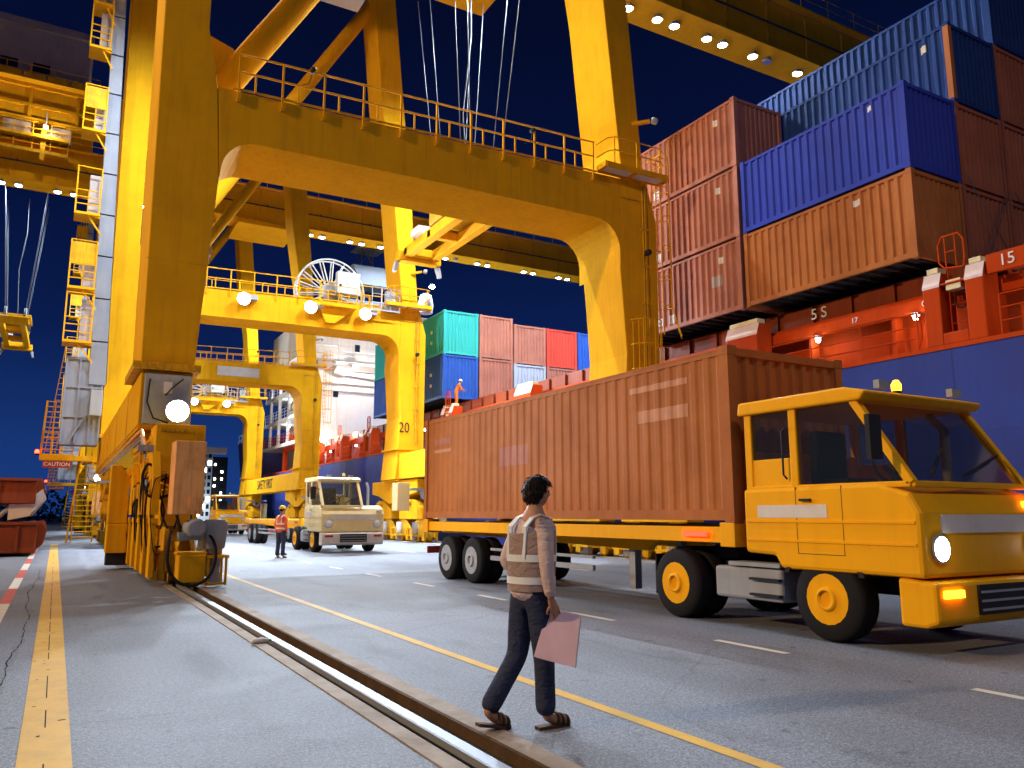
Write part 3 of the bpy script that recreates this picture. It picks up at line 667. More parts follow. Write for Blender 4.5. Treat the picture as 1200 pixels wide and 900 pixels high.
# hoses, boxes and end gear of the nearest landside bogies
hs = MB()
for k in range(16):
    y0 = 18.6 + k * .62; x0 = 1.9 + rnd.uniform(-.06, .04)
    z0, z1 = rnd.uniform(1.9, 2.7), rnd.uniform(.45, 1.2)
    hs.tube(smooth([(x0 + .1, y0, z0), (x0 - .08, y0 + rnd.uniform(-.15, .15), z0 - .15), (x0 - .12, y0 + rnd.uniform(-.3, .3), (z0 + z1) / 2), (x0 - .02, y0 + rnd.uniform(-.2, .2), z1), (x0 + .12, y0, z1 - .05)]), rnd.choice((.012, .016, .022)), 6)
hs.build('hydraulic_hose', M['black'], CR)
hs = MB()
for pts in ([(1.95, 19.3, 2.35), (1.75, 19.2, 2.2), (1.68, 19.1, 1.95), (1.9, 19.0, 1.85), (2.2, 18.95, 1.9), (2.3, 18.9, 1.5), (2.4, 18.7, 1.0)], [(1.9, 19.5, 2.5), (1.7, 19.4, 2.6), (1.6, 19.35, 2.3), (1.72, 19.3, 2.0), (1.95, 19.3, 2.1)], [(2.14, 18.3, 1.15), (2.04, 17.75, .85), (2.06, 17.70, .45), (2.25, 17.68, .16), (2.55, 17.67, .08), (2.84, 17.68, .24), (2.96, 17.70, .6), (2.92, 17.8, .95), (2.75, 18.1, 1.2)]):
    hs.tube(smooth(pts), .032, 8)
hs.build('hydraulic_hose', M['black'], CR)
for y0 in (19.4, 21.6, 24.6, 26.9): MB().prism([(y0 - .5, 1.5), (y0 - .5, 2.3), (y0, 2.9), (y0 + .5, 2.3), (y0 + .5, 1.5)], 'yz', 1.78, 1.93).build('gusset_plate', Y, CR)
MB().box((1.26, 24.9, .45), (1.75, 25.5, 1.25)).prism([(1.26, 1.25), (1.75, 1.25), (1.75, 2.5), (1.5, 2.87), (1.26, 2.87)], 'xz', 24.9, 25.4).build('brake_housing', Y, CR, .02)
MB().box((1.3, 25.0, .12), (1.85, 25.6, .45)).build('brake_shoe', M['dark'], CR)
MB().box((2.06, 17.75, 1.50), (2.66, 18.5, 3.02)).build('cabinet', M['cabinet'], CR, .02)
MB().box((2.38, 17.72, 1.58), (2.55, 17.75, 1.85)).build('cabinet_plate', M['cabinet'], CR)
MB().box((1.82, 19.45, 2.45), (2.68, 20.6, 3.52)).box((1.80, 19.43, 2.38), (2.72, 20.62, 2.45)).build('gear_cover', Y, CR, .02)
MB().box((2.26, 17.78, .12), (2.78, 18.35, .68)).box((2.22, 17.86, .68), (2.82, 18.3, .74)).build('buffer_block', Y, CR, .02)
MB().lathe([(.14, -.3), (.20, -.28), (.20, .3), (.14, .32)], (2.55, 18.0, 1.22), 'y', 14).bar((2.25, 18.1, 1.05), (2.75, 18.1, 1.05), .3, .16).build('brake_motor', M['grey'], CR)
MB().lathe([(.14, 0), (.16, .5), (.22, .52), (.26, .9), (.26, 1.05), (.2, 1.12)], (2.98, 18.1, .28), 'z', 14).box((2.9, 17.95, .1), (3.1, 18.25, .3)).build('storm_pin_motor', M['grey'], CR)
tb_ = MB(); tb_.box((2.8, 17.8, .60), (3.25, 18.4, .66))
for x, yy in ((3.2, 17.84), (3.2, 18.36), (2.84, 17.84)): tb_.tube([(x, yy, .05), (x, yy, .64)], .03, 6)
tb_.tube([(2.84, 17.84, .08), (3.2, 17.84, .08)], .03, 6); tb_.build('motor_stand', Y, CR)
rj = MB()
for k in range(12):
    y0 = 19.0 + k * .55; rj.box((1.88, y0, .12), (1.98, y0 + .16, .3 + .25 * (k % 3))); rj.lathe([(.06, 1.84), (.06, 1.95)], (0, y0 + .3, .55 + .2 * (k % 2)), 'x', 8)
rj.build('bolt_bracket', YD, CR)['kind'] = 'stuff'
for k in range(9):
    y0 = 19.2 + k * .95 + rnd.uniform(-.15, .15); z0 = rnd.uniform(1.5, 2.9)
    MB().box((1.74, y0, z0), (1.93, y0 + rnd.uniform(.2, .4), z0 + rnd.uniform(.2, .45))).build('junction_box', rnd.choice((YD, M['grey'], Y, M['cabinet'])), CR, .01)
for k in range(6):
    y0 = 18.9 + k * 1.45; MB().box((1.80, y0, .16), (1.90, y0 + .5, 1.35)).box((1.78, y0 - .04, 1.3), (1.93, y0 + .54, 1.42)).build('side_plate', Y, CR, .01)
for k, (zz, r) in enumerate(((3.45, .035), (3.3, .022), (3.22, .02))):
    MB().tube([(1.66, 19.6, zz - .5), (1.6, 20.4, zz), (1.6, 30, zz), (1.6, 41, zz)], r, 6).build('service_pipe', M['grey'] if k else M['cabinet'], CR)
for k in range(5):
    x0 = 1.95 + k * .14; MB().tube(smooth([(x0, 19.42, 2.4), (x0 - .04, 19.2, 2.1), (x0 + .1 * (-1) ** k, 19.0, 1.6), (x0 + .03, 18.8, 1.2)]), .02, 6).build('hydraulic_hose', M['black'], CR)
for k in range(8):
    MB().lathe([(.045, -.03), (.045, .03)], (1.95 + .1 * k, 19.42, 3.4), 'y', 8).build('bolt', YD, CR)
MB().box((2.15, 21.82, 4.55), (2.35, 21.86, 4.85)).build('control_label', M['board'], CR)
MB().box((18.05, 40.1, 1.0), (18.6, 40.8, 2.6)).build('waterside_cabinet', M['cabtan'], CR, .02)
MB().box((15.9, 40.6, 1.7), (16.6, 41.4, 3.2)).build('waterside_cabinet', M['cabtan'], CR, .02)

# trolley under the boom
ty = MB().box((7.0, 32.0, 28.45), (18.2, 32.5, 28.95)).box((12.4, 29.6, 27.95), (17.8, 34.8, 28.35)).box((7.0, 30.2, 27.6), (10.6, 33.0, 28.3))
for x in (7.6, 10.0, 13.0, 17.0): ty.bar((x, 32.25, 28.3), (x, 32.25, 29.9), .3)
ty.build('trolley_frame', Y, CR)
cabn = MB().box((7.2, 30.3, 24.6), (10.4, 33.0, 24.8)).box((7.2, 30.3, 26.8), (10.4, 33.0, 27.0))
for x, yy in ((7.25, 30.35), (10.3, 30.35), (7.25, 32.9), (10.3, 32.9)): cabn.bar((x, yy, 24.7), (x, yy, 27.6), .14)
cabn = cabn.build('operator_cab', M['house'], CR)
MB().box((7.3, 30.38, 24.85), (10.25, 32.9, 26.75)).build('cab_glass', M['darkglass'], cabn)
for x in (7.7, 9.5):
    f = MB().box((x - .3, 30.15, 24.3), (x + .3, 30.5, 24.58)).build('floodlight', M['grey'], CR); MB().lathe([(.22, 0), (.15, -.05), (.04, -.06)], (x, 30.33, 24.29), 'z', 12).build('lens', M['lamp'], f)

# neighbour crane: copies of the crane and of every part
CB = copy_tree(CR, None, skip={num20})
CB.location.y += DY; CB['label'] = 'farther yellow quay crane with SAFETY FIRST lettered along its sill beam'
ORG[CB.name] = tuple(CB.location)
MB().box((10.2, 21.90 + DY, 12.35), (13.4, 21.99 + DY, 13.1)).build('white_board', M['board'], CB)

# ------------------------------------------------------------------ spreaders and their hoist ropes
def spreader(name, cx, cy, z, ztop, label, swing=0):
    S = empty(name, (cx, cy, z), label, 'spreader', 'container spreaders on ropes')
    f = MB()
    for x in (-.75, .75): f.box((cx + x - .22, cy - 5.4, z + .25), (cx + x + .22, cy + 5.4, z + .75))
    for y0 in (-5.4, -2.0, 2.0, 5.0): f.box((cx - .97, cy + y0, z + .3), (cx + .97, cy + y0 + .4, z + .7))
    f.build('main_frame', Y, S, .03)
    for s in (-1, 1):
        MB().box((cx - 1.2, cy + s * 5.75 - .28, z + .1), (cx + 1.2, cy + s * 5.75 + .28, z + .65)).build('end_beam', Y, S, .03)
        for x in (-1.15, 1.15):
            MB().prism([(cx + x - .12, z + .1), (cx + x + .12, z + .1), (cx + x * 1.12 + .08, z - .45), (cx + x * 1.12 - .08, z - .45)], 'xz', cy + s * 5.9 - .14, cy + s * 5.9 + .14).build('flipper', M['grey'], S)
        MB().box((cx - 1.22, cy + s * 3.4 - .5, z + .76), (cx - .3, cy + s * 3.4 + .5, z + 1.15)).build('drive_box', M['board'], S, .02)
    MB().box((cx - 1.0, cy - 2.1, z + .85), (cx + 1.0, cy + 2.1, z + 1.55)).box((cx - 1.15, cy - 1.7, z + 1.55), (cx + 1.15, cy + 1.7, z + 1.8)).build('head_block', YD, S, .03)
    for s in (-1, 1):
        for x in (-.7, .7):
            MB().lathe([(.42, -.1), (.48, -.08), (.42, -.02), (.42, .02), (.48, .08), (.42, .1)], (cx + x, cy + s * 1.4, z + 1.95), 'x', 18).build('sheave', M['grey'], S)
    MB().box((cx - .5, cy - .6, z + 1.8), (cx + .5, cy + .6, z + 2.1)).build('cable_basket', M['dark'], S)
    k = 0
    for s in (-1, 1):
        for x in (-.7, .7):
            for e in (-.44, .44):
                MB().tube([(cx + x, cy + s * 1.4 + e, z + 1.95), (cx + x * 2.2 + swing, cy + s * 2.1 + e * 1.6, ztop)], .02, 6).build('hoist_rope', M['rope'], S)
    MB().tube([(cx + .1, cy, z + 2.0), (cx - .15, cy + .2, z + 6), (cx + .2, cy + .1, ztop - 3), (cx + .1, cy, ztop)], .035, 8).build('power_cable', M['rope'], S)
    return S
spreader('container_spreader', 15.75, 32.2, 14.55, 27.7, 'yellow spreader hanging under the portal of the near crane')
spreader('container_spreader', -4.2, 33 + DY + 1, 16.0, 28.4, 'small distant yellow spreader hanging on ropes at the left edge against the sky')

# ------------------------------------------------------------------ ship
O, HB, WH = M['orange'], M['hull'], M['white']
SH = empty('container_ship', (20.2, 30, -3.2), 'blue hulled container ship with orange deck fittings moored along the quay', 'ship')
SX, SZ = 20.2, 5.84
hl = MB().prism([(SX, -3.6), (SX + .0, SZ), (SX + 32, SZ), (SX + 32, -3.6)], 'xz', -40, 97).build('hull', HB, SH)
s = MB()
for k in range(26): s.box((SX - .006, -20 + k * 4.6, -3), (SX + .01, -20 + k * 4.6 + .03, SZ - .01))
for zz in (1.2, 3.6): s.box((SX - .005, -40, zz), (SX + .01, 97, zz + .03))
s.build('hull_weld', HB, hl)['kind'] = 'stuff'
MB().box((SX - .03, -40, SZ - .02), (SX + .3, 97, SZ + .10)).build('sheer_strake', O, SH)
# hatch coaming and its stays
MB().box((SX + 1.5, -38, SZ + .1), (SX + 1.6, 73, SZ + 1.75)).build('hatch_coaming', O, SH)
MB().box((SX + .75, -38, SZ + 1.38), (SX + 1.05, 73, SZ + 1.72)).build('coaming_beam', O, SH)
MB().box((SX + .9, -38, SZ + 1.75), (SX + 1.5, 73, SZ + 1.85)).build('coaming_top', O, SH)
for k in range(58):
    y = -14 + k * 1.5
    MB().box((SX + 1.2, y, SZ + 1.88), (SX + 1.3, y + 1.22, SZ + 2.5)).build('coaming_panel', M['hatch'], SH)  # dark maroon stands in for the shade under the containers
    if k % 2 == 0: MB().bar((SX + 1.0, y + 1.36, SZ + .1), (SX + 1.0, y + 1.36, SZ + 1.38), .35, .12).build('coaming_stay', O, SH)
MB().box((SX + 1.32, -38, SZ + 1.9), (SX + 3.0, 73, SZ + 2.55)).build('hatch_cover', M['hatch'], SH)
lettering('5 S', .52, (SX + 1.18, 17.25, SZ + 2.2), FACE_W, M['sign_white'], SH)
lettering('CO', .26, (SX + .74, 13.2, SZ + 1.55), FACE_W, M['sign_white'], SH)
lettering('17', .24, (SX + .74, 15.6, SZ + 1.55), FACE_W, M['sign_white'], SH)
pl15 = MB().box((SX + .1, 8.9, SZ + 1.75), (SX + .22, 11.15, SZ + 2.25)).build('number_plate', O, SH)
lettering('15', .42, (SX + .085, 10.62, SZ + 2.0), FACE_W, M['sign_white'], pl15)
# lashing pillars at every bay gap
def pillar(y0, y1, double):
    p = MB(); top = SZ + 2.12
    cols = [(y0, y0 + .48), (y1 - .48, y1)] if double else [(y0, y1)]
    for a, b in cols: p.prism([(SX - .02, SZ + .1), (SX + .7, SZ + .1), (SX + .7, top), (SX + .12, top), (SX - .02, top - .35)], 'xz', a, b)
    if double:
        p.prism([(SX - .018, SZ + .1), (SX + .3, SZ + .1), (SX + .3, SZ + .42), (SX - .018, SZ + .42)], 'xz', y0 + .48, y1 - .48)
        p.box((SX + .0, y0 + .48, SZ + 1.72), (SX + .4, y1 - .48, SZ + 1.78))
    p = p.build('lashing_pillar', O, SH, .03)
    for a, b in cols:
        MB().prism([(SX - .024, top - .42), (SX - .02, top - .35), (SX + .116, top + .004), (SX + .1, top - .06), (SX - .015, top - .42)], 'xz', a - .002, b + .002).build('painted_band', M['pinkwhite'], p)
        MB().box((SX + .12, a + .08, top + .01), (SX + .5, b - .08, top + .17)).build('pedestal', M['cream'], p, .015)
    if double:
        l = MB(); ladder(l, (SX + .3, (y0 + y1) / 2, SZ + .2), (SX + .3, (y0 + y1) / 2, top + .1), (0, 1, 0), .52, .42)
        l.build('rung_ladder', O, p)
        yc = (y0 + y1) / 2; h = MB()
        h.tube([(SX + .1, yc - .3, top), (SX + .1, yc - .35, top + .25), (SX + .1, yc - .35, top + .75), (SX + .1, yc - .22, top + .95), (SX + .1, yc + .22, top + .95), (SX + .1, yc + .35, top + .75), (SX + .1, yc + .35, top + .25), (SX + .1, yc + .22, top + .08), (SX + .1, yc - .3, top)], .03, 6)
        h.tube([(SX + .1, yc - .12, top), (SX + .1, yc - .12, top + .95)], .022, 6).tube([(SX + .1, yc + .16, top), (SX + .1, yc + .16, top + .95)], .022, 6).tube([(SX + .1, yc - .12, top + .5), (SX + .1, yc + .16, top + .5)], .02, 6)
        h.build('hoop_rail', O, p)
        MB().box((SX + .05, yc - .2, top - .55), (SX + .3, yc + .2, top - .28)).build('socket_box', M['cream'], p)
        MB().tube([(SX + .2, yc - .1 + .18 * math.cos(R(a)), top - .85 + .22 * math.sin(R(a))) for a in range(0, 361, 30)], .02, 5, cap=False).build('cable_loop', M['black'], p)
    return p
GAPS = [3.6, 11.2, 18.85, 26.3, 33.8, 43.0, 50.5, 57.3, 64.5, 71.5]
for i, y in enumerate(GAPS): pillar(y, y + 1.65, i % 2 == 1 or i > 5) if i != 2 else pillar(y, y + 1.45, False)
for i, (a, b) in enumerate(zip(GAPS[:-1], GAPS[1:])):
    r = MB(); y0, y1 = a + 1.95, b - .3
    rail_run(r, [(SX + .08, y0, SZ + .1), (SX + .08, y1, SZ + .1)], 1.05, 1.75, .025, (.36, .7), toe=False)
    r.tube([(SX + .08, y0, SZ + .18), (SX + .08, y0 - .12, SZ + .4), (SX + .08, y0 - .12, SZ + .9), (SX + .08, y0, SZ + 1.13)], .025, 6)
    r.build('deck_rail', O, SH)
    for y in ((13.6, 17.0) if i == 1 else ((y0 + y1) / 2 - 1.5, (y0 + y1) / 2 + 1.2)):
        if y < 8: continue
        z = SZ + 1.28
        f = MB().box((SX + .7, y - .1, z), (SX + .85, y + .1, z + .08)).build('deck_lamp', M['grey'], SH)
        MB().lathe([(.03, 0), (.075, -.03), (.07, -.11), (.03, -.14)], (SX + .76, y, z), 'z', 10).build('bulb', M['lamp' if y > 14 else 'lampw'], f)
        point('deck_light', (SX + .62, y, z - .16), DECK_P, (1, .92, .85) if y < 14 else COOL, .06)
# lashing rods on the near container ends
lr = []
for x in (22.7, 25.2, 27.6):
    for a, b in ((x, x + 2.1), (x + 2.1, x), (x + .15, x + 2.25)):
        MB().tube([(a, 12.55, 8.5), (b, 12.75, 11.4)], .014, 5).build('lashing_rod', M['rope'], SH)
        MB().lathe([(.035, 0), (.05, .05), (.05, .4), (.03, .5)], (a, 12.53, 8.35), 'z', 6).build('turnbuckle', M['rope'], SH)
MB().box((SX + .8, 11.3, SZ + 2.1), (SX + 30, 12.2, SZ + 2.3)).build('lashing_bridge', M['hatch'], SH)
# superstructure
HY = 74.0
hs_ = MB().box((SX + 2.4, HY, SZ), (SX + 30, HY + 18, 21.5)).box((SX + .2, HY + .1, 17.6), (SX + 2.4, HY + 18, 21.4))
hs_.box((SX + .1, HY + .05, SZ), (SX + 2.4, HY + .5, 17.6)).box((SX + 2, HY - .6, 15.75), (SX + 26, HY, 16.0))
hs_ = hs_.build('superstructure', WH, SH, .04)
MB().box((SX + 3, HY + 4, 21.52), (SX + 9.5, HY + 14, 23.6)).build('wheelhouse', M['slate'], hs_, .04)
for x, z in ((2.9, 19.5), (6.6, 19.5), (4.0, 17.2), (6.4, 17.2), (10, 19.5), (13, 19.5), (10, 17.2), (2.0, 12.6), (6.4, 12.6), (9.0, 12.6)):
    wf = MB().box((SX + x, HY - .03, z), (SX + x + .5, HY + .02, z + .7)).build('window', M['darkglass'], hs_)
for zz, m in ((16.05, 'house'), (14.0, 'board'), (13.3, 'board')):
    MB().box((SX + .3, HY - .35, zz - (.9 if zz > 16 else .12)), (SX + 24, HY - .02, zz)).build('deck_band', M[m], hs_)
hr = MB(); rail_run(hr, [(SX + .3, HY - .6, 16.0), (SX + 24, HY - .6, 16.0)], 1.0, 1.2, .02, (.5,), toe=False); hr.build('house_rail', WH, hs_)
MB().tube([(SX + 3.0, HY - .5, 14.9), (SX + 8.5, HY - .5, 14.5)], .22, 8).tube([(SX + 2.0, HY - .5, 15.2), (SX + 3, HY - .5, 14.9)], .4, 8).build('stores_crane', WH, hs_)
for x in (3.5, 8.5):  # added lamps, put here to brighten the house front
    f = MB().bar((SX + x, HY - .6, 15.7), (SX + x, HY - 1.5, 15.5), .1).box((SX + x - .2, HY - 1.75, 15.3), (SX + x + .2, HY - 1.45, 15.55)).build('deck_lamp', M['grey'], hs_)
    MB().lathe([(.15, 0), (.1, -.05), (.03, -.07)], (SX + x, HY - 1.6, 15.3), 'z', 10).build('bulb', M['lamp'], f)
    point('deck_light', (SX + x, HY - 2.4, 15.0), 480, (1, .94, .86), .2)
MB().box((SX + 3.1, HY - .04, 6.3), (SX + 4.0, HY - .0, 8.9)).build('house_door', M['hatch'], hs_)
MB().box((SX + 4.2, HY - .3, 8.0), (SX + 5.6, HY - .0, 9.3)).build('vent_louvre', M['house'], hs_)
MB().box((SX + 1.4, HY - .1, 7.6), (SX + 2.6, HY - .0, 8.3)).build('blue_board', CON['teal'], hs_)
for k, zz in enumerate((8.9, 11.6, 14.4)):
    MB().box((SX + .05, HY + .5, zz - .35), (SX + 2.4, HY + 20, zz)).build('side_deck', WH, hs_)
    for y in (1.5, 5.5, 9.5, 13.5, 17.5): MB().box((SX + .1, HY + y, zz), (SX + .35, HY + y + .35, zz + 2.45)).build('deck_post', WH, hs_)
    r = MB(); rail_run(r, [(SX + .1, HY + .6, zz), (SX + .1, HY + 19.8, zz)], 1.05, 1.3, .025, (.36, .7), toe=False); r.build('house_rail', O if k == 0 else WH, hs_)
    for y in (3.2, 8.5, 14):
        b_ = MB().lathe([(.05, 0), (.13, -.04), (.12, -.16), (.05, -.2)], (SX + 1.4, HY + y, zz + 2.3), 'z', 8).build('deck_lamp', M['lamp'], hs_)
        point('deck_light', (SX + 1.2, HY + y, zz + 1.95), 55, COOL, .1)
    for y in (4.5, 10.2, 15): MB().box((SX + 1.7, HY + y, zz), (SX + 2.3, HY + y + 1.0, zz + 1.3)).build('deck_locker', O if k == 0 else M['grey'], hs_)
MB().lathe([(.5, 0), (.65, .3), (.65, 1.6), (.5, 1.9)], (SX + .9, HY + 7, 12.6), 'y', 12).build('liferaft', WH, hs_)
for y in (2.5, 6.0): MB().bar((SX + .3, HY + y, SZ + .1), (SX + 1.8, HY + y + 1.2, SZ + 3.2), .25).build('boarding_crane', M['grey'], SH)
MB().prism([(HY + 3, SZ), (HY + 4, SZ), (HY + 4, 8.2), (HY + 12, 8.2), (HY + 12, SZ), (HY + 13, SZ), (HY + 13, 8.8), (HY + 3, 8.8)], 'yz', SX + .6, SX + .9).build('deck_frame', O, SH)
for y in (3.0, -1.0, -6.0): 
    point('deck_light', (SX + 1.2, HY + y - 3, 8.2), 800, (1, .93, .84), .2)
# radar mast and floodlit mast behind the bay
ms = MB()
for dx, dy in ((0, 0), (1.4, 0), (0, 1.4), (1.4, 1.4)): ms.tube([(26.2 + dx, 79 + dy, 24.6), (26.4 + dx * .7, 79.2 + dy * .7, 34)], .08, 6)
for z in (27, 29.5, 32): ms.box((25.6, 78.6, z), (28.6, 80.8, z + .12))
for z in (25.5, 28, 30.5): ms.bar((26.2, 79, z), (27.5, 79, z + 1.6), .07); ms.bar((27.5, 79, z), (26.3, 79, z + 1.6), .07)
ms.prism([(25.0, 27.4), (26.0, 25.4), (29.0, 25.4), (30.4, 27.4)], 'xz', 78, 81); ms.bar((25, 79.5, 31.2), (31, 79.5, 31.2), .1); ms.bar((29.8, 79.5, 30), (29.8, 79.5, 32), .08)
ms.build('radar_mast', M['slate'], SH)
fm = MB().lathe([(.7, 0), (.8, .9), (.6, 1.9), (.2, 2.1)], (31.6, 74, 22.0), 'z', 14).build('funnel_dome', M['house'], SH)
MB().lathe([(.2, -.16), (.3, 0), (.2, .16)], (31.68, 72.6, 24.5), 'z', 10).build('mast_lamp', M['lamp'], SH)
point('mast_light', (31.6, 71.6, 24.9), 30, COOL, .2)
tr = MB()
for k in range(8):
    x = 20.9 + k * .55; tr.tube([(x, 52, 14.25), (x, 52, 15.3)], .03, 5); tr.tube([(x, 52, 15.3), (x + .55, 52, 14.5)], .02, 5)
for zz in (14.7, 15.3): tr.tube([(20.9, 52, zz), (24.75, 52, zz)], .03, 5)
tr.build('walkway_truss', M['grey'], SH)

# raised forecastle and flared bow at the far end of the hull
bw = MB()
def ring(z, fl): return [(SX, 97, z), (SX + 32, 97, z), (SX + 31 - 2 * (1 - fl), 104, z), (SX + 20, 111 + 5 * fl, z), (SX + 12, 112 + 6 * fl, z), (SX + 1.2 - 1.2 * fl, 106 + 3 * fl, z)]
rs = [ring(-3.6, 0), ring(2, .3), ring(7, .75), ring(10.6, 1.0)]
vs = [v for r in rs for v in r]; fs = [(i * 6 + j, i * 6 + (j + 1) % 6, (i + 1) * 6 + (j + 1) % 6, (i + 1) * 6 + j) for i in range(3) for j in range(6)] + [(18, 19, 20, 21, 22, 23), (5, 4, 3, 2, 1, 0)]
bw.add(vs, fs).build('bow', M['hull_dark'], SH)
s = MB(); rail_run(s, [(SX + .1, 97.2, 10.6), (SX + .1, 109, 10.6), (SX + 12, 117.6, 10.6)], 1.1, 2, .04, (.5,), toe=False); s.build('bow_rail', WH, SH)
MB().tube([(SX + 1.2, 104, 10.6), (SX + 1.2, 104, 15)], .15, 8).build('foremast', WH, SH)
MB().lathe([(.1, 0), (.22, .18), (.1, .36)], (SX + 1.2, 104, 15), 'z', 8).build('mast_lamp', M['lamp'], SH)

# ------------------------------------------------------------------ containers
def corr(L_, pitch=.31, d=.05):
    n = max(2, round(L_ / pitch)); p = L_ / n; pts = []
    for k in range(n):
        a = k * p; pts += [(a, 0), (a + p * .32, 0), (a + p * .5, d), (a + p * .82, d)]
    return pts + [(L_, 0)]
MESH = {}
def container_parts(L, W, H):
    key = (L, W, H)
    if key in MESH: return MESH[key]
    b = [-W / 2, W / 2, 0, L, 0, H]
    out = []
    def mk(name, mb): 
        me = D.meshes.new(name); me.from_pydata(mb.v, [], mb.f); me.materials.append(None); me.update(); out.append((name, me))
    f = MB(); c = .15
    for x in (-W / 2, W / 2 - c):
        for y in (0, L - c): f.box((x, y, .0), (x + c, y + c, H))
    for x in (-W / 2 + .004, W / 2 - .124): f.box((x, c, .02), (x + .12, L - c, .17)); f.box((x + .02, c, H - .1), (x + .10, L - c, H - .006))
    for y in (.004, L - .124): f.box((-W / 2 + c, y, .02), (W / 2 - c, y + .12, .17)); f.box((-W / 2 + c, y, H - .12), (W / 2 - c, y + .12, H - .006))
    mk('frame', f)
    mk('corner_casting', MB().box((0, 0, 0), (.18, .18, .13)).box((-.004, .05, .04), (0, .13, .09)))
    for x, s in ((-W / 2 + .03, 1), (W / 2 - .03, -1)):
        p = corr(L - 2 * c, .28 if L == 10.7 else .31, .019 if L == 10.7 else .052); m = MB(); vs = []
        for a, dd in p: vs += [(x + s * dd, c + a, .17), (x + s * dd, c + a, H - .1)]
        m.add(vs, [(2 * i, 2 * i + 2, 2 * i + 3, 2 * i + 1) for i in range(len(p) - 1)]); mk('side_panel', m)
    for y, s in ((.03, 1), (L - .03, -1)):
        p = corr(W - 2 * c, .24); m = MB(); vs = []
        for a, dd in p: vs += [(-W / 2 + c + a, y + s * dd, .17), (-W / 2 + c + a, y + s * dd, H - .12)]
        m.add(vs, [(2 * i, 2 * i + 2, 2 * i + 3, 2 * i + 1) for i in range(len(p) - 1)]); mk('end_panel', m)
    mk('roof_panel', MB().add([(-W / 2 + .02, .02, H - .03), (W / 2 - .02, .02, H - .03), (W / 2 - .02, L - .02, H - .03), (-W / 2 + .02, L - .02, H - .03)], [(0, 1, 2, 3)]))
    fl = MB().add([(-W / 2 + .02, .02, .12), (W / 2 - .02, .02, .12), (W / 2 - .02, L - .02, .12), (-W / 2 + .02, L - .02, .12)], [(0, 1, 2, 3)])
    for k in range(int(L / .5)): fl.box((-W / 2 + .1, .2 + k * .5, .02), (W / 2 - .1, .28 + k * .5, .118))
    mk('floor_panel', fl)
    MESH[key] = out; return out
def container(x0, y0, z, L, H, col, label, W=2.42, group='containers stacked on the ship'):
    t = empty('shipping_container', (x0 + W / 2, y0, z), label, 'container', group)
    for name, me in container_parts(L, W, H):
        if name == 'corner_casting':
            for x in (-W / 2 - .008, W / 2 - .172):
                for y in (-.008, L - .172):
                    for zz in (-.02, H - .11):
                        o = D.objects.new(name, me); COL.objects.link(o); o.parent = t; o.location = (x, y, zz)
                        o.material_slots[0].link = 'OBJECT'; o.material_slots[0].material = CON[col]
            continue
        o = D.objects.new(name, me); COL.objects.link(o); o.parent = t
        o.material_slots[0].link = 'OBJECT'; o.material_slots[0].material = M['dark'] if name in ('floor_panel',) else CON[col]
        if name == 'floor_panel': o['kind'] = 'stuff'
    ORG[t.name] = (x0 + W / 2, y0, z)
    return t
def decal(t, W, y0, y1, z0, z1, mat, name='printed_mark', end=False):
    """flat print that follows the corrugation of a container's quay side (or its near end)"""
    L = [ch for ch in t.children if ch.name.split('.')[0] == ('end_panel' if end else 'side_panel')][0]
    vs = [v.co for v in L.data.vertices]; prof = [(v.y, v.x) if not end else (v.x, v.y) for v in vs[::2]]
    def at(a):
        for (a0, d0), (a1, d1) in zip(prof[:-1], prof[1:]):
            if a0 <= a <= a1: return d0 + (d1 - d0) * (a - a0) / max(1e-6, a1 - a0)
        return prof[-1][1]
    ys = sorted({y0, y1} | {a for a, d in prof if y0 < a < y1})
    m = MB(); pts = []
    for a in ys:
        d = at(a) - .005
        pts += [(d, a, z0), (d, a, z1)] if not end else [(a, d, z0), (a, d, z1)]
    m.add(pts, [(2 * i, 2 * i + 2, 2 * i + 3, 2 * i + 1) for i in range(len(ys) - 1)])
    me = D.meshes.new(name); me.from_pydata(m.v, [], m.f); me.materials.append(mat)
    o = D.objects.new(name, me); COL.objects.link(o); o.parent = t; return o
P = 2.47
TZ = [8.56, 11.22, 13.88, 16.54]
def tx(i): return SX + .01 + i * P
Y0, L0, Y1, L1 = 12.9, 6.35, 19.42, 6.5
c = container(tx(0), Y0, TZ[0], L0, 2.6, 'tan', 'orange brown container at the base of the near stack under the violet blue one')
decal(c, 2.42, 1.7, 1.95, 2.1, 2.3, M['board'])
c = container(tx(0), Y0, TZ[1], L0, 2.6, 'violet', 'violet blue container whose pale corner post juts out above the orange brown one')
decal(c, 2.42, 1.1, 1.25, 2.2, 2.36, M['sign_white'])
container(tx(0), Y1, TZ[0], L1, 2.6, 'rose', 'brown container at the bottom of the brown stack beside the caged ladder')
container(tx(0), Y1, TZ[1], L1, 2.6, 'rose', 'middle brown container of the stack left of the violet blue container')
container(tx(0), Y1, TZ[2], L1, 2.6, 'rose', 'topmost brown container of the stack beside the caged ladder')
container(tx(1), Y0, TZ[0], L0, 2.6, 'brown', 'dark brown container whose end stands behind the lashing rods, second row, lowest')
container(tx(1), Y0, TZ[1], L0, 2.6, 'brown', 'dark brown container end right of the violet blue container, second tier')
bl2 = container(tx(1), Y0, TZ[2], 12.6, 2.6, 'navy', 'dull blue long container with a rusty corner post, third tier, second row')
bl3 = container(tx(2), Y0, TZ[3], 14.2, 2.6, 'navy', 'uppermost long blue container with cut off white lettering along its side')
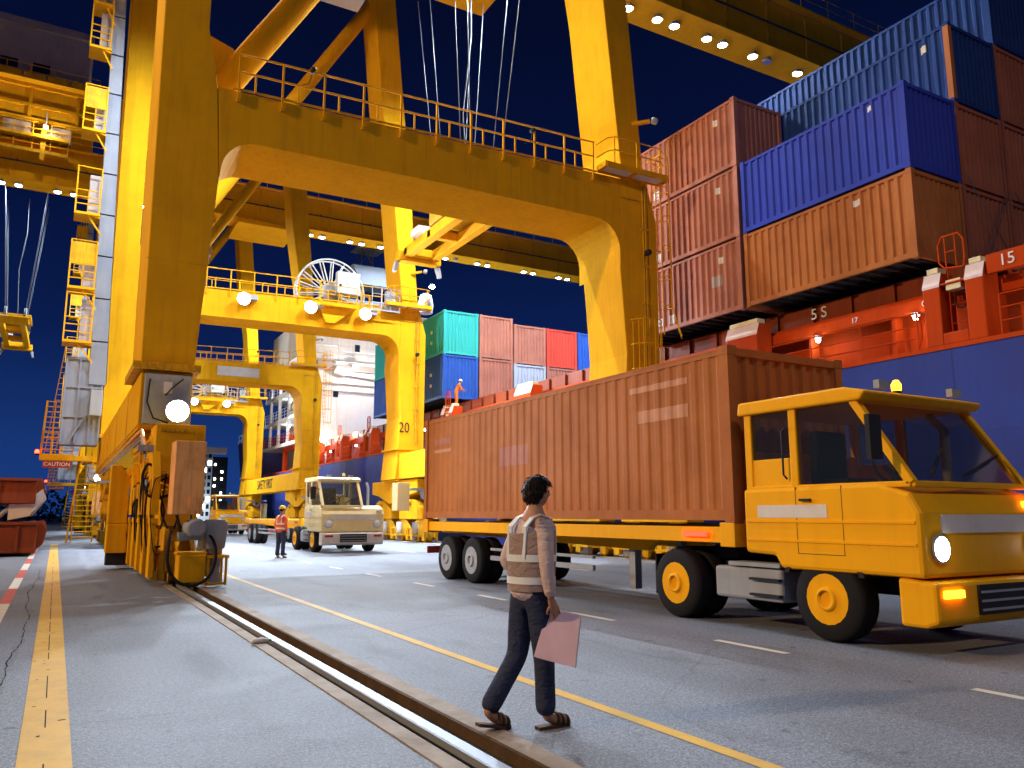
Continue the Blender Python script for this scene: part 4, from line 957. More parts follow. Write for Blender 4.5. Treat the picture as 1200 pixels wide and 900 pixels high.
for a, b, z0, z1 in ((6.3, 6.9, .55, .95), (7.0, 7.4, .5, .9), (7.5, 8.3, .5, .85), (8.5, 8.8, .5, .95), (8.9, 9.5, .5, .8), (9.7, 10.0, .5, .95), (10.1, 10.6, .5, .75), (11.0, 11.5, .5, .9), (5.6, 6.2, .6, .8)):
    decal(bl3, 2.42, a, b, z0 - .4, z1 - .4, M['sign_white'], 'side_lettering')
decal(bl2, 2.42, .75, .95, 2.0, 2.25, M['cream'])
MB().box((tx(1) - .012, Y0 - .012, TZ[2] + .1), (tx(1) + .16, Y0 + .16, TZ[2] + 2.5)).build('rusty_corner_post', CON['tan'], bl2)
for r_ in (2, 3, 4):
    for k in range(3): container(tx(r_), Y0, TZ[k], L0, 2.6, 'brown', f'dark brown container end behind the lashing rods, {("third", "fourth", "fifth")[r_ - 2]} row from the quay, {("lowest", "second", "third")[k]} tier')
container(tx(3), Y0, TZ[3], L0, 2.6, 'navy', 'dark blue container end at the top right corner of the near stack')
container(tx(4), Y0, TZ[3], L0, 2.6, 'navy', 'dark blue container end on the fifth row behind the top right corner')
# marks on the brown stack
for i, t in enumerate([o for o in D.objects if o.name.startswith('shipping_container') and o.get('label', '').find('brown') >= 0 and abs(o.location.y - Y1) < .01 and abs(o.location.x - tx(0) - 1.21) < .01]):
    decal(t, 2.42, .9, 1.1, 1.9, 2.15, M['sign_white']); decal(t, 2.42, 4.3, 4.6, .25, .6, M['sign_white'], 'hazard_sticker')
    if i == 0: decal(t, 2.42, 3.6, 3.9, .25, .6, M['sign_white'], 'hazard_sticker'); decal(t, 2.42, 1.0, 1.5, 1.1, 1.5, M['house'])
# far bay: ends face the camera
FY, FL = 44.4, 12.5
far = [(0, 8.62, 2.75, 'blue', 'blue container behind the orange clad worker on the ship'), (0, 11.42, 2.78, 'teal', 'bright teal container on top of the far stack'),
       (1, 8.62, 2.75, 'rose', 'faded red brown container with a dark stain beside the blue one in the far stack'), (1, 11.42, 2.78, 'rose', 'faded red brown container beside the teal one in the far stack'),
       (2, 8.62, 2.6, 'grey', 'pale grey container in the lower tier of the far stack'), (2, 11.27, 2.6, 'rose', 'faded red brown container above the pale grey one'),
       (3, 8.62, 2.6, 'rose', 'faded red brown container below the bright red one'), (3, 11.27, 2.6, 'red', 'bright red container on top of the far stack'),
       (4, 8.62, 2.6, 'tan', 'orange brown container below the bright blue one, nearly hidden'), (4, 11.27, 2.6, 'blue', 'bright blue container at the right end of the far stack')]
for r_, z, h, col, lab in far: 
    t = container(SX + .02 + r_ * 2.53, FY, z, FL, h, col, lab)
    k = MB(); 
    for xx in (-.9, -.3, .3, .9): k.box((xx - .12, -.002, -.05), (xx + .12, .12, .02))
    me = D.meshes.new('twist_lock'); me.from_pydata(k.v, [], k.f); me.materials.append(M['dark']); o = D.objects.new('twist_lock', me); COL.objects.link(o); o.parent = t
    if col in ('teal', 'blue') and r_ == 0:
        decal(t, 2.42, 1.9, 2.2, .9, 1.1, M['cream']); decal(t, 2.42, 1.9, 2.2, 1.6, 1.8, M['cream'])

# ------------------------------------------------------------------ terminal tractors, trailers and the load
def tyre(parent, x0, x1, y, r=.5, hub='truck_yellow', name='wheel', side=-1):
    xm = (x0 + x1) / 2; h = (x1 - x0) / 2
    wl = MB().lathe([(r * .62, -h), (r * .9, -h), (r * .98, -h * .8), (r, -h * .5), (r, h * .5), (r * .98, h * .8), (r * .9, h), (r * .62, h)], (xm, y, r), 'x', 28).build(name, M['black'], parent)
    MB().lathe([(r * .60, -h - .005), (r * .56, -h * .7), (r * .3, -h * .6), (r * .28, -h - .03), (r * .2, -h - .05), (r * .2, h)], (xm, y, r), 'x', 20).build('rim', M[hub], wl)
    nb = MB()
    for k in range(8): a = R(45 * k); nb.lathe([(.022, -h * .62 - .03), (.022, -h * .6 + .05)], (xm, y + r * .42 * math.cos(a), r + r * .42 * math.sin(a)), 'x', 6)
    nb.build('wheel_nut', M['grey'], wl)['kind'] = 'stuff'
    return wl
def tractor(x, yf, paint_, label, cabw=1.75, lights=True, width=2.4):
    pm = M[paint_]
    T = empty('terminal_tractor', (x + width / 2, yf + 2.4, 0), label, 'truck', 'terminal tractors in the lanes')
    x1 = x + width
    ch = MB().box((x + .7, yf + .5, .55), (x + .95, yf + 5.1, .85)).box((x1 - .95, yf + .5, .55), (x1 - .7, yf + 5.1, .85))
    for y in (2.7, 4.0, 5.0): ch.box((x + .95, yf + y, .6), (x1 - .95, yf + y + .12, .8))
    ch.build('chassis_frame', M['dark'], T, .01)
    # lower body with sloped bonnet
    MB().prism([(yf, .82), (yf, 1.52), (yf + .12, 1.74), (yf + .5, 1.86), (yf + 2.55, 1.84), (yf + 2.55, 1.0), (yf + 2.05, .98), (yf + 1.95, .82)], 'yz', x, x1).build('lower_body', pm, T, .05)
    ds = MB()
    for z in (1.16, 1.40): ds.box((x - .014, yf + .06, z), (x + .01, yf + 2.5, z + .03))
    ds.build('side_trim', pm, T)['kind'] = 'stuff'
    MB().box((x - .005, yf + 1.2, 1.46), (x + .012, yf + 2.3, 1.62)).build('side_stripe', M['board'], T)
    MB().box((x + .35, yf - .02, 1.30), (x1 - .35, yf + .02, 1.5)).build('front_plate', M['board'], T)
    # bumper and grille
    bp = MB().prism([(yf - .1, .36), (yf - .1, .78), (yf + .35, .82), (yf + .35, .3), (yf + .05, .3)], 'yz', x + .03, x1 - .03).build('bumper', pm if lights else M['board'], T, .04)
    MB().box((x + .75, yf - .125, .42), (x1 - .75, yf - .09, .74)).build('grille', M['dark'], bp)
    for k in range(3): MB().box((x + .78, yf - .135, .46 + k * .095), (x1 - .78, yf - .12, .485 + k * .095)).build('grille_bar', M['grey'], bp)
    for s in (x + .3, x1 - .3):
        hl_ = MB().lathe([(.15, .06), (.16, -.02), (.14, -.03)], (s, yf, 1.13), 'y', 14).build('headlight', M['grey'], T)
        MB().lathe([(.135, -.031), (.1, -.05), (.02, -.06)], (s, yf, 1.13), 'y', 14).build('lens', M['headlight'] if lights else M['board'], hl_)
        MB().box((s - .16, yf - .14, .62), (s + .16, yf - .09, .70)).build('indicator', M['amber'] if lights else M['sign_red'], bp)
    # cab: pillars, roof, panels, glass
    c1 = x + cabw; zr, zf = 2.95, 1.84
    cb = MB()
    for xx in (x + .02, c1 - .12):
        cb.box((xx, yf + .1, zf - .04), (xx + .1, yf + 2.5, zf + .03))
        cb.bar((xx + .05, yf + .10, zf), (xx + .05, yf + .78, zr - .1), .10, .10, (1, 0, 0)); cb.box((xx, yf + 2.38, zf), (xx + .1, yf + 2.5, zr - .1)); cb.box((xx, yf + 1.62, zf), (xx + .1, yf + 1.74, zr - .1))
        cb.box((xx + .02, yf + 1.7, zf), (xx + .08, yf + 2.42, zf + .38))
    cb.box((x + .1, yf + 2.40, zf), (c1 - .1, yf + 2.47, zf + .5)); cb.box((x + .05, yf + .06, zf - .04), (c1 - .05, yf + .16, zf + .03)); cb = cb.build('cab_frame', pm, T, .015)
    MB().prism([(yf + .62, zr - .12), (yf + .55, zr - .02), (yf + .85, zr + .06), (yf + 2.55, zr + .06), (yf + 2.58, zr - .12)], 'yz', x - .03, c1 + .03).build('cab_roof', pm, T, .03)
    gl = M['glass']
    for xx in (x + .055, c1 - .075):
        MB().prism([(yf + .2, zf), (yf + .8, zr - .12), (yf + 1.62, zr - .12), (yf + 1.62, zf)], 'yz', xx, xx + .012).build('side_window', gl, cb)
        MB().prism([(yf + 1.74, zf + .38), (yf + 1.74, zr - .12), (yf + 2.38, zr - .12), (yf + 2.38, zf + .38)], 'yz', xx, xx + .012).build('side_window', gl, cb)
    MB().add([(x + .12, yf + .1, zf + .02), (c1 - .12, yf + .1, zf + .02), (c1 - .12, yf + .76, zr - .13), (x + .12, yf + .76, zr - .13), (x + .12, yf + .115, zf + .02), (c1 - .12, yf + .115, zf + .02), (c1 - .12, yf + .775, zr - .13), (x + .12, yf + .775, zr - .13)], [(0, 1, 2, 3), (7, 6, 5, 4), (0, 4, 5, 1), (1, 5, 6, 2), (2, 6, 7, 3), (3, 7, 4, 0)]).build('windscreen', gl, cb)
    MB().bar((x + .35, yf + .05, zf + .1), (x + .95, yf + .3, zf + .42), .03).bar((x + .95, yf + .05, zf + .1), (c1 - .25, yf + .28, zf + .38), .03).build('wiper', M['dark'], cb)
    MB().box((x + .5, yf + 1.7, zf - .1), (x + 1.1, yf + 1.85, zf + .75)).box((x + .5, yf + 1.25, zf - .1), (x + 1.1, yf + 1.85, zf + .12)).build('seat', M['dark'], cb, .05)
    MB().tube([(x + .8 + .2 * math.cos(R(a)), yf + .95 + .06 * math.sin(R(a)), zf + .25 + .19 * math.sin(R(a))) for a in range(0, 361, 24)], .02, 6, cap=False).bar((x + .8, yf + .95, zf + .25), (x + .8, yf + .7, zf), .05).build('steering_wheel', M['dark'], cb)
    bc = MB().lathe([(.05, 0), (.06, .06)], (x + 1.15, yf + .95, zr + .05), 'z', 10).build('beacon', M['dark'], T)
    MB().lathe([(.06, .06), (.065, .14), (.03, .2)], (x + 1.15, yf + .95, zr + .05), 'z', 10).build('beacon_lens', M['amber'] if lights else M['cream'], bc)
    sm_ = MB()
    for y in (.98, 1.66): sm_.box((x - .003, yf + y, 1.02), (x + .01, yf + y + .007, 1.84))
    sm_.box((x - .003, yf + .98, 1.02), (x + .01, yf + 1.667, 1.027)); sm_.build('door_gap', M['dark'], T)['kind'] = 'stuff'
    MB().bar((x - .03, yf + 1.42, 1.68), (x - .03, yf + 1.58, 1.68), .03).box((x - .03, yf + 1.43, 1.665), (x, yf + 1.45, 1.695)).box((x - .03, yf + 1.55, 1.665), (x, yf + 1.57, 1.695)).build('door_handle', M['dark'], T)
    MB().tube([(x, yf + 1.78, 1.95), (x - .06, yf + 1.78, 2.0), (x - .06, yf + 1.78, 2.55), (x, yf + 1.78, 2.6)], .014, 6).build('grab_rail', M['dark'], T)
    for k in range(2): MB().box((x - .02, yf + 2.0, .45 + k * .2), (x + .06, yf + 2.5, .48 + k * .2)).build('step', M['dark'], T)
    MB().box((x + .12, yf + 4.55, .3), (x + .6, yf + 4.58, .9)).build('mud_flap', M['black'], T)
    wl_ = MB()
    for xx in (x + .35, c1 - .5): wl_.box((xx, yf + .62, zr + .05), (xx + .2, yf + .7, zr + .15))
    wl_.build('roof_lamp', M['grey'], T)['kind'] = 'stuff'
    MB().box((x1 - .34, yf - .015, 1.58), (x1 - .1, yf + .05, 1.66)).build('side_lamp', M['amber'] if lights else M['board'], T)
    mr = MB().bar((x + .03, yf + .5, 2.5), (x - .28, yf + .3, 2.55), .03).box((x - .38, yf + .26, 2.1), (x - .18, yf + .32, 2.6)).build('mirror', M['dark'], T)
    MB().tube([(x1 - .4, yf + .9, 1.8), (x1 - .4, yf + .9, 2.6), (x1 - .4, yf + 1.1, 2.8)], .06, 8).build('exhaust', M['grey'], T)
    # steps, fenders, tanks
    MB().prism([(yf + .82, .78), (yf + .95, 1.08), (yf + 1.25, 1.16), (yf + 1.65, 1.08), (yf + 1.85, .78), (yf + 1.92, .78), (yf + 1.7, 1.15), (yf + 1.25, 1.24), (yf + .88, 1.14), (yf + .75, .78)], 'yz', x + .01, x + .5).build('fender', M['dark'], T)
    MB().box((x + .05, yf + 2.0, .38), (x + .55, yf + 3.2, .8)).build('fuel_tank', M['grey'], T, .04)
    MB().box((x + .02, yf + 2.0, .82), (x + .3, yf + 2.9, .87)).build('step', M['grey'], T)
    MB().box((x + .6, yf + 3.3, .87), (x1 - .6, yf + 4.6, 1.0)).build('fifth_wheel', M['dark'], T)
    for xa, xb in ((x + .03, x + .36), (x1 - .36, x1 - .03)): tyre(T, xa, xb, yf + 1.3, .5)
    for xa, xb in ((x + .02, x + .32), (x + .36, x + .66), (x1 - .66, x1 - .36), (x1 - .32, x1 - .02)): tyre(T, xa, xb, yf + 4.0, .5)
    return T
def trailer(x, y0, y1, label, width=2.4, deck=1.3, paint_='truck_yellow', lamp=False):
    T = empty('container_trailer', (x + width / 2, (y0 + y1) / 2, 0), label, 'trailer', 'container trailers behind the tractors')
    pm = M[paint_]; x1 = x + width
    for xx in (x + .5, x1 - .64): MB().prism([(y0, deck - .18), (y0, deck - .02), (y1, deck - .02), (y1, deck - .3), (y0 + 2.6, deck - .45), (y0 + 2.1, deck - .2)], 'yz', xx, xx + .14).build('main_beam', pm, T, .01)
    for xx in (x + .02, x1 - .14): MB().box((xx, y0 + .1, deck - .25), (xx + .12, y1 - .05, deck - .03)).build('side_rail', pm, T, .01)
    n = int((y1 - y0) / 1.5)
    for k in range(n + 1): y = y0 + .05 + (y1 - y0 - .25) * k / n; MB().box((x + .14, y, deck - .22), (x1 - .14, y + .12, deck - .05)).build('cross_member', pm, T)
    for y in (y0 + .02, y1 - .3):
        for xx in (x - .02, x1 - .3): MB().box((xx, y, deck - .3), (xx + .32, y + .28, deck + .03)).build('guide_block', pm, T, .01)
    for xx in (x + .6, x1 - .75): MB().box((xx, y0 + 3.0, .25), (xx + .14, y0 + 3.16, deck - .3)).build('landing_leg', M['grey'], T)
    for dy in (1.35, 2.65):
        for xa, xb in ((x + .02, x + .3), (x + .34, x + .62), (x1 - .62, x1 - .34), (x1 - .3, x1 - .02)): tyre(T, xa, xb, y1 - dy, .5, 'grey')
        MB().tube([(x + .3, y1 - dy, .5), (x1 - .3, y1 - dy, .5)], .07, 8).build('axle', M['dark'], T)
    MB().box((x + .1, y1 - .08, .55), (x1 - .1, y1 - .02, .72)).build('rear_bar', M['sign_red'], T)
    MB().box((x + .0, y0 + 3.4, .55), (x + .06, y1 - 3.6, .64)).box((x + .0, y0 + 3.4, .75), (x + .06, y1 - 3.6, .80)).build('side_guard', M['grey'], T)
    MB().box((x - .035, y0 + .55, deck - .17), (x - .015, y0 + 1.05, deck - .10)).build('side_marker', M['marker'] if lamp else M['sign_red'], T)
    return T
tractor(8.1, 5.4, 'truck_yellow', 'yellow tractor cab with lit headlights at the right edge of the picture', 2.3)
trailer(8.1, 8.1, 18.85, 'yellow trailer carrying the brown container past the walking person', lamp=True, deck=1.36)
tl = container(8.09, 8.12, 1.40, 10.7, 2.46, 'tan', 'long orange brown container riding on the yellow trailer in the foreground', 2.42, None)
for a, b, c, d, m in ((.9, 2.1, 1.55, 1.75, 'pinkwhite'), (.9, 2.3, 2.05, 2.15, 'pinkwhite'), (9.2, 10.2, 1.8, 1.95, 'rose'), (9.2, 10.2, 1.6, 1.68, 'tanlight'), (5.6, 6.8, 1.1, 1.5, 'rose')):
    decal(tl, 2.42, a, b, c, d, CON['rose'] if m == 'rose' else M['fade'], 'faded_mark')
tractor(9.1, 31.3, 'truck_overlit', 'pale yellow tractor facing the camera beside the worker in the hard hat', 1.75, False, 2.6)
trailer(9.2, 34.6, 46.5, 'empty yellow flatbed trailer behind the pale yellow tractor', deck=1.3)
tractor(10.6, 64.5, 'truck_yellow', 'small distant yellow tractor beyond the flatbed trailer under the far crane', 1.75, False)
sm = [o for o in D.objects if o.name.startswith('terminal_tractor')][-1]
for k in range(6): MB().prism([(10.75 + k * .12, .42), (10.81 + k * .12, .42), (10.87 + k * .12, .74), (10.81 + k * .12, .74)], 'xz', 64.385, 64.398).build('warning_stripe', M['sign_red'], sm)

# ------------------------------------------------------------------ stacked hatch covers at the left edge
def hatch(x0, x1, y0, y1, z0, z1, label):
    H_ = empty('hatch_cover', ((x0 + x1) / 2, (y0 + y1) / 2, z0), label, 'hatch cover', 'steel hatch covers stacked on the quay')
    MB().box((x0, y0, z0), (x1, y1, z1)).build('cover_box', M['hatch'], H_, .03)
    for k in range(int((x1 - x0) / .8)): MB().box((x0 + .3 + k * .8, y0 - .06, z0 + .05), (x0 + .38 + k * .8, y0, z1 - .08)).build('rib', M['hatch'], H_)
    MB().box((x0 - .05, y0 - .1, z1 - .08), (x1 + .05, y0, z1 + .02)).build('edge_flange', M['hatch'], H_)
    for k in range(5):
        y = y0 + .3 + k * 1.6; MB().prism([(x1, z0 + .1), (x1 + .22, z0 + .3), (x1 + .28, z1 - .3), (x1 + .16, z1 + .04), (x1, z1 + .04)], 'xz', y, y + .18).build('side_bracket', M['hatch'], H_)
    return H_
h1 = hatch(-9.5, -.55, 34.2, 43, .12, 1.22, 'lower rust orange hatch cover standing on the quay at the left edge')
h2 = hatch(-9.5, -.72, 36.5, 45, 1.92, 2.88, 'upper rust orange hatch cover propped on the lower one')
MB().box((-9, 34.6, 0), (-8.6, 42, .12)).box((-2.2, 34.6, 0), (-1.8, 42, .12)).build('timber_dunnage', M['dark'], h1)
for k in range(5): MB().prism([(-.72, 1.92), (-.72, 2.3), (-.5, 2.5), (-.42, 2.2), (-.9, 1.45), (-1.6, 1.28), (-1.6, 1.9)], 'xz', 36.7 + k * 1.7, 36.9 + k * 1.7).build('support_bracket', M['board'], h2)
for k in range(6): MB().tube([(-8.8 + k * 1.35, 36.8, 1.26), (-8.2 + k * 1.35, 36.8, 1.9)], .09, 8).build('strut', M['grey'], h2)

# ------------------------------------------------------------------ people
def skin_mesh(name, verts, edges, rads, sub=2):
    me = D.meshes.new(name); me.from_pydata(verts, edges, [])
    o = D.objects.new(name, me); COL.objects.link(o)
    md = o.modifiers.new('skin', 'SKIN'); md.use_smooth_shade = True
    for i, r in enumerate(rads):
        sv = me.skin_vertices[0].data[i]; sv.radius = r if isinstance(r, tuple) else (r, r); sv.use_root = (i == 0)
    ss = o.modifiers.new('sub', 'SUBSURF'); ss.levels = sub; ss.render_levels = sub
    dg = bpy.context.evaluated_depsgraph_get(); dg.update()
    m2 = D.meshes.new_from_object(o.evaluated_get(dg)); D.objects.remove(o); m2.name = name
    return m2
def chain(pts): return [(i, i + 1) for i in range(len(pts) - 1)]
def head_mb(c, f, tilt=0, s=1.0):
    """head with brow, nose, lips, chin and ears; c = centre, f = facing angle about z (0 = +Y)"""
    vs = []; nu, nv = 28, 20
    for j in range(nv + 1):
        ph = math.pi * j / nv
        for i in range(nu):
            th = 2 * math.pi * i / nu; x, y, z = math.sin(ph) * math.cos(th), math.sin(ph) * math.sin(th), math.cos(ph)
            X, Y_, Z = x * .075, y * .094, z * .118
            if y > 0 and z < .2: X *= 1 - .22 * max(0, -z) * y; 
            if z < -.3 and y < .2: Y_ *= .82
            face = max(0, y) ** 4
            nose = face * math.exp(-(x / .16) ** 2) * math.exp(-((z + .12) / .2) ** 2) * .030
            eye = -face * (math.exp(-((abs(x) - .40) / .18) ** 2) * math.exp(-((z - .06) / .12) ** 2)) * .010
            lip = face * math.exp(-(x / .3) ** 2) * math.exp(-((z + .48) / .07) ** 2) * .006
            chin = max(0, y) ** 2 * math.exp(-(x / .35) ** 2) * math.exp(-((z + .80) / .15) ** 2) * .014
            ear = math.exp(-((abs(x) - 1) / .12) ** 2) * math.exp(-((z + .02) / .2) ** 2) * math.exp(-((y + .08) / .2) ** 2) * .016
            vs.append(Vector((X + math.copysign(ear, x), Y_ + nose + eye + lip + chin, Z)) * s)
    fs = [(j * nu + i, j * nu + (i + 1) % nu, (j + 1) * nu + (i + 1) % nu, (j + 1) * nu + i) for j in range(nv) for i in range(nu)]
    rot = Matrix.Rotation(f, 3, 'Z') @ Matrix.Rotation(tilt, 3, 'X')
    m = MB(); m.add([rot @ v + Vector(c) for v in vs], fs, True); return m
def hair_mb(c, f, tilt, s, low=-.25, front=.45, thick=.012, tufts=0):
    vs = []; nu, nv = 24, 12
    for j in range(nv + 1):
        for i in range(nu):
            th = 2 * math.pi * i / nu; y0 = math.sin(th)
            zmin = front if y0 > .45 else (low + (front - .1 - low) * max(0, (y0 + .55) / 1.0) ** 1.5 if y0 > -.55 else low)
            z = 1 - (1 - zmin) * j / nv; rr = math.sqrt(max(0, 1 - z * z))
            k = 1 + .05 * math.sin(9 * th + 3 * j) + .03 * math.sin(23 * th + 5 * j)
            vs.append(Vector((rr * math.cos(th) * (.078 + thick) * k, rr * y0 * (.096 + thick) * k, z * (.118 + thick * k))) * s)
    fs = [(j * nu + i, j * nu + (i + 1) % nu, (j + 1) * nu + (i + 1) % nu, (j + 1) * nu + i) for j in range(nv) for i in range(nu)]
    rot = Matrix.Rotation(f, 3, 'Z') @ Matrix.Rotation(tilt, 3, 'X')
    m = MB(); m.add([rot @ v + Vector(c) for v in vs], fs, True)
    if tufts:
        rt = random.Random(5)
        for q in range(tufts):           # short overlapping locks that break the outline
            j = rt.randrange(1, nv + 1); i = rt.randrange(nu); v = vs[j * nu + i]; n_ = v.normalized(); dn = (Vector((0, -.35, -1)) - n_ * n_.dot(Vector((0, -.35, -1)))).normalized()
            sd = n_.cross(dn) * rt.uniform(.006, .011); L_ = rt.uniform(.022, .045)
            a_, b_, t_ = v - sd + n_ * .001, v + sd + n_ * .001, v + dn * L_ + n_ * rt.uniform(.001, .010) + sd * rt.uniform(-.8, .8); mid_ = v + dn * L_ * .5 + n_ * rt.uniform(.006, .013)
            m.add([rot @ p + Vector(c) for p in (a_, b_, t_, mid_)], [(0, 3, 2), (3, 1, 2), (0, 1, 3)], True)
    return m
def hand_mb(wrist, knuck, palm_n, thumb_side, curl=.6, s=1.0):
    """palm slab plus four unequal curled fingers and a thumb; palm_n points out of the palm"""
    w_, k = Vector(wrist), Vector(knuck); d = (k - w_).normalized(); n = Vector(palm_n); n = (n - d * n.dot(d)).normalized(); t = d.cross(n).normalized() * thumb_side
    m = MB()
    ring = lambda c, a, b: [c + t * (a * math.cos(R(q))) + n * (b * math.sin(R(q))) for q in range(0, 360, 36)]
    L = (k - w_).length
    secs = [(w_ - d * .02, .026, .021), (w_ + d * L * .3, .034, .018), (w_ + d * L * .7, .041, .016), (k, .040, .014), (k + d * .008, .034, .010)]
    vs = []
    for c, a, b in secs: vs += ring(c, a * s, b * s)
    m.add(vs, [(i * 10 + j, i * 10 + (j + 1) % 10, (i + 1) * 10 + (j + 1) % 10, (i + 1) * 10 + j) for i in range(4) for j in range(10)] + [tuple(range(40, 50))], True)
    for q, ln in enumerate((.070, .079, .074, .058)):
        b = k + t * ((1.5 - q) * .0205 * s); dirv = d.copy(); pts = [b - d * .012, b]; p = b
        for seg, fr in enumerate((.45, .32, .23)):
            a = curl * (.55 + .35 * seg) * (1 + .1 * q); dirv = (Matrix.Rotation(a, 3, t * thumb_side) @ dirv) if False else (dirv * math.cos(a) + n * math.sin(a)).normalized(); p = p + dirv * ln * fr * s; pts.append(p)
        m.tube(pts, .0095 * s, 7, .0068 * s)
    b = w_ + d * L * .35 + t * .030 * s; m.tube([b - t * .012, b + t * .012 + d * .012, b + t * .022 + d * .034 + n * .012, b + t * .020 + d * .056 + n * .024], .0115 * s, 7, .0078 * s)
    return m
def person(name, label, base, rz, J, cloth, head_turn=0, group=None, hat=None, sub=2, hands=True, tilt=0, scale=1.0):
    """J: joint positions in the person's own frame (x right, y forward, z up)"""
    P_ = empty(name, base, label, 'person', group); P_.rotation_euler.z = rz; P_.scale = (scale,) * 3
    ORG[P_.name] = (0, 0, 0)
    V = {k: Vector(v) for k, v in J.items() if isinstance(v, tuple)}
    spine = [V['pelvis'], V['pelvis'].lerp(V['neck'], .35), V['pelvis'].lerp(V['neck'], .72), V['neck'] - Vector((0, 0, .03)), V['neck'].lerp(V['head'], .45), V['head'] - Vector((0, -.0, .03))]
    sr = [(.13, .10), (.115, .09), (.14, .10), (.075, .065), (.052, .052), (.05, .05)]
    vs, ed, ra = list(spine), chain(spine), list(sr)
    def limb(root, pts, rads):
        i0 = len(vs); vs.extend(pts); ra.extend(rads); ed.append((root, i0)); ed.extend((i0 + k, i0 + k + 1) for k in range(len(pts) - 1))
    for s in 'RL':
        sh_, el_, wr = V['sh' + s], V['el' + s], V['wr' + s]
        limb(3, [sh_, sh_.lerp(el_, .5), el_, el_.lerp(wr, .4), wr], [.058, .048, .041, .039, .026])
        hp, kn, an = V['hip' + s], V['kn' + s], V['an' + s]; toe = V['toe' + s]
        limb(0, [hp, hp.lerp(kn, .4), kn, kn.lerp(an, .35), an, an.lerp(toe, .45) - Vector((0, 0, .012)), toe], [.085, .08, .055, .055, .038, .042, .034])
    me = skin_mesh('body', vs, ed, ra, sub)
    hm = head_mb(V['head'], head_turn, tilt)
    if hands:
        for s in 'RL': 
            h = hand_mb(V['wr' + s], V['kk' + s], J.get('pn' + s, (0, 1, 0)), J.get('ts' + s, 1), J.get('curl' + s, .6)); hm.add(h.v, h.f, True)
    import bmesh
    m2 = D.meshes.new('tmp'); m2.from_pydata(hm.v, [], hm.f); m2.polygons.foreach_set('use_smooth', [True] * len(hm.f))
    bm = bmesh.new(); bm.from_mesh(me); bm.from_mesh(m2); bmesh.ops.recalc_face_normals(bm, faces=bm.faces[:]); bm.to_mesh(me); bm.free()
    me.materials.clear(); me.materials.append(M['skin'])
    b = D.objects.new('body', me); COL.objects.link(b); b.parent = P_
    def wear(nm, vs_, ed_, ra_, mat, sb=2):
        m_ = skin_mesh(nm, vs_, ed_, ra_, sb); m_.materials.clear(); m_.materials.append(mat)
        o = D.objects.new(nm, m_); COL.objects.link(o); o.parent = P_; return o
    # trousers
    vs2 = [V['pelvis'] + Vector((0, 0, .13)), V['pelvis'] + Vector((0, 0, .02))]; ed2 = [(0, 1)]; ra2 = [(.148, .115), (.160, .128)]
    for s in 'RL':
        hp, kn, an = V['hip' + s], V['kn' + s], V['an' + s]; i0 = len(vs2)
        vs2 += [hp, hp.lerp(kn, .45), kn, kn.lerp(an, .45), an + (kn - an) * -.02]; ra2 += [.108, .098, .080, .076, .078]
        ed2 += [(1, i0)] + [(i0 + k, i0 + k + 1) for k in range(4)]
    wear('trousers', vs2, ed2, ra2, cloth['trousers'])
    # shirt
    vs3 = [V['pelvis'] + Vector((0, 0, -.10)), V['pelvis'] + Vector((0, 0, .05)), spine[1], spine[2], spine[3] + Vector((0, 0, -.01)), spine[3] + Vector((0, 0, .035))]; ed3 = chain(vs3); ra3 = [(.190, .165), (.180, .150), (.152, .122), (.170, .130), (.095, .085), (.066, .066)]
    for s in 'RL':
        sh_, el_, wr = V['sh' + s], V['el' + s], V['wr' + s]; i0 = len(vs3)
        vs3 += [sh_, sh_.lerp(el_, .5), el_, el_.lerp(wr, .5), wr + (el_ - wr) * .10]; ra3 += [.074, .064, .056, .052, .042]
        ed3 += [(4, i0)] + [(i0 + k, i0 + k + 1) for k in range(4)]
    wear('shirt', vs3, ed3, ra3, cloth['shirt'])
    if 'vest' in cloth:
        c0, c1 = V['pelvis'] + Vector((0, 0, .0)), spine[2] + Vector((0, 0, .05))
        mv = MB(); n = 24; rows = 9; vv = []; f_ = []
        for j in range(rows):
            t = j / (rows - 1); c = c0.lerp(c1, t) if t < 1 else c1
            rx = .188 + .014 * math.sin(t * 2.6) ; ry = .160 + .004 * math.sin(t * 2.6)
            for i in range(n):
                q = 2 * math.pi * i / n; vv.append(c + Vector((rx * math.cos(q), ry * math.sin(q), .02 * math.cos(2 * q) * t)))
        for j in range(rows - 1):
            for i in range(n): f_.append((j * n + i, j * n + (i + 1) % n, (j + 1) * n + (i + 1) % n, (j + 1) * n + i))
        mv.add(vv, f_, True)
        vo = mv.build('vest', cloth['vest'], P_)
        tp = MB(); 
        for zt in (.18, .55):
            c = c0.lerp(c1, zt); rx = .192 + .014 * math.sin(zt * 2.6); ry = .164 + .004 * math.sin(zt * 2.6); ring = []
            for dz in (-.025, .025): ring += [c + Vector((rx * math.cos(2 * math.pi * i / n), ry * math.sin(2 * math.pi * i / n), dz)) for i in range(n)]
            tp.add(ring, [(i, (i + 1) % n, n + (i + 1) % n, n + i) for i in range(n)], True)
        for sx2 in (-1, 1):
            for sy in (-1, 1):
                pts = [c0.lerp(c1, .55) + Vector((sx2 * .085, sy * .145, 0)), c1 + Vector((sx2 * .088, sy * .135, .03)), Vector((V['neck'].x + sx2 * .085, V['neck'].y + sy * .07, V['neck'].z - .0)), Vector((V['neck'].x + sx2 * .085, V['neck'].y, V['neck'].z + .025))]
                for a, b2 in zip(pts[:-1], pts[1:]): tp.bar(a, b2, .05, .012, (0, sy, .3))
        tp.build('reflective_tape', cloth.get('tape', M['reflective']), P_)
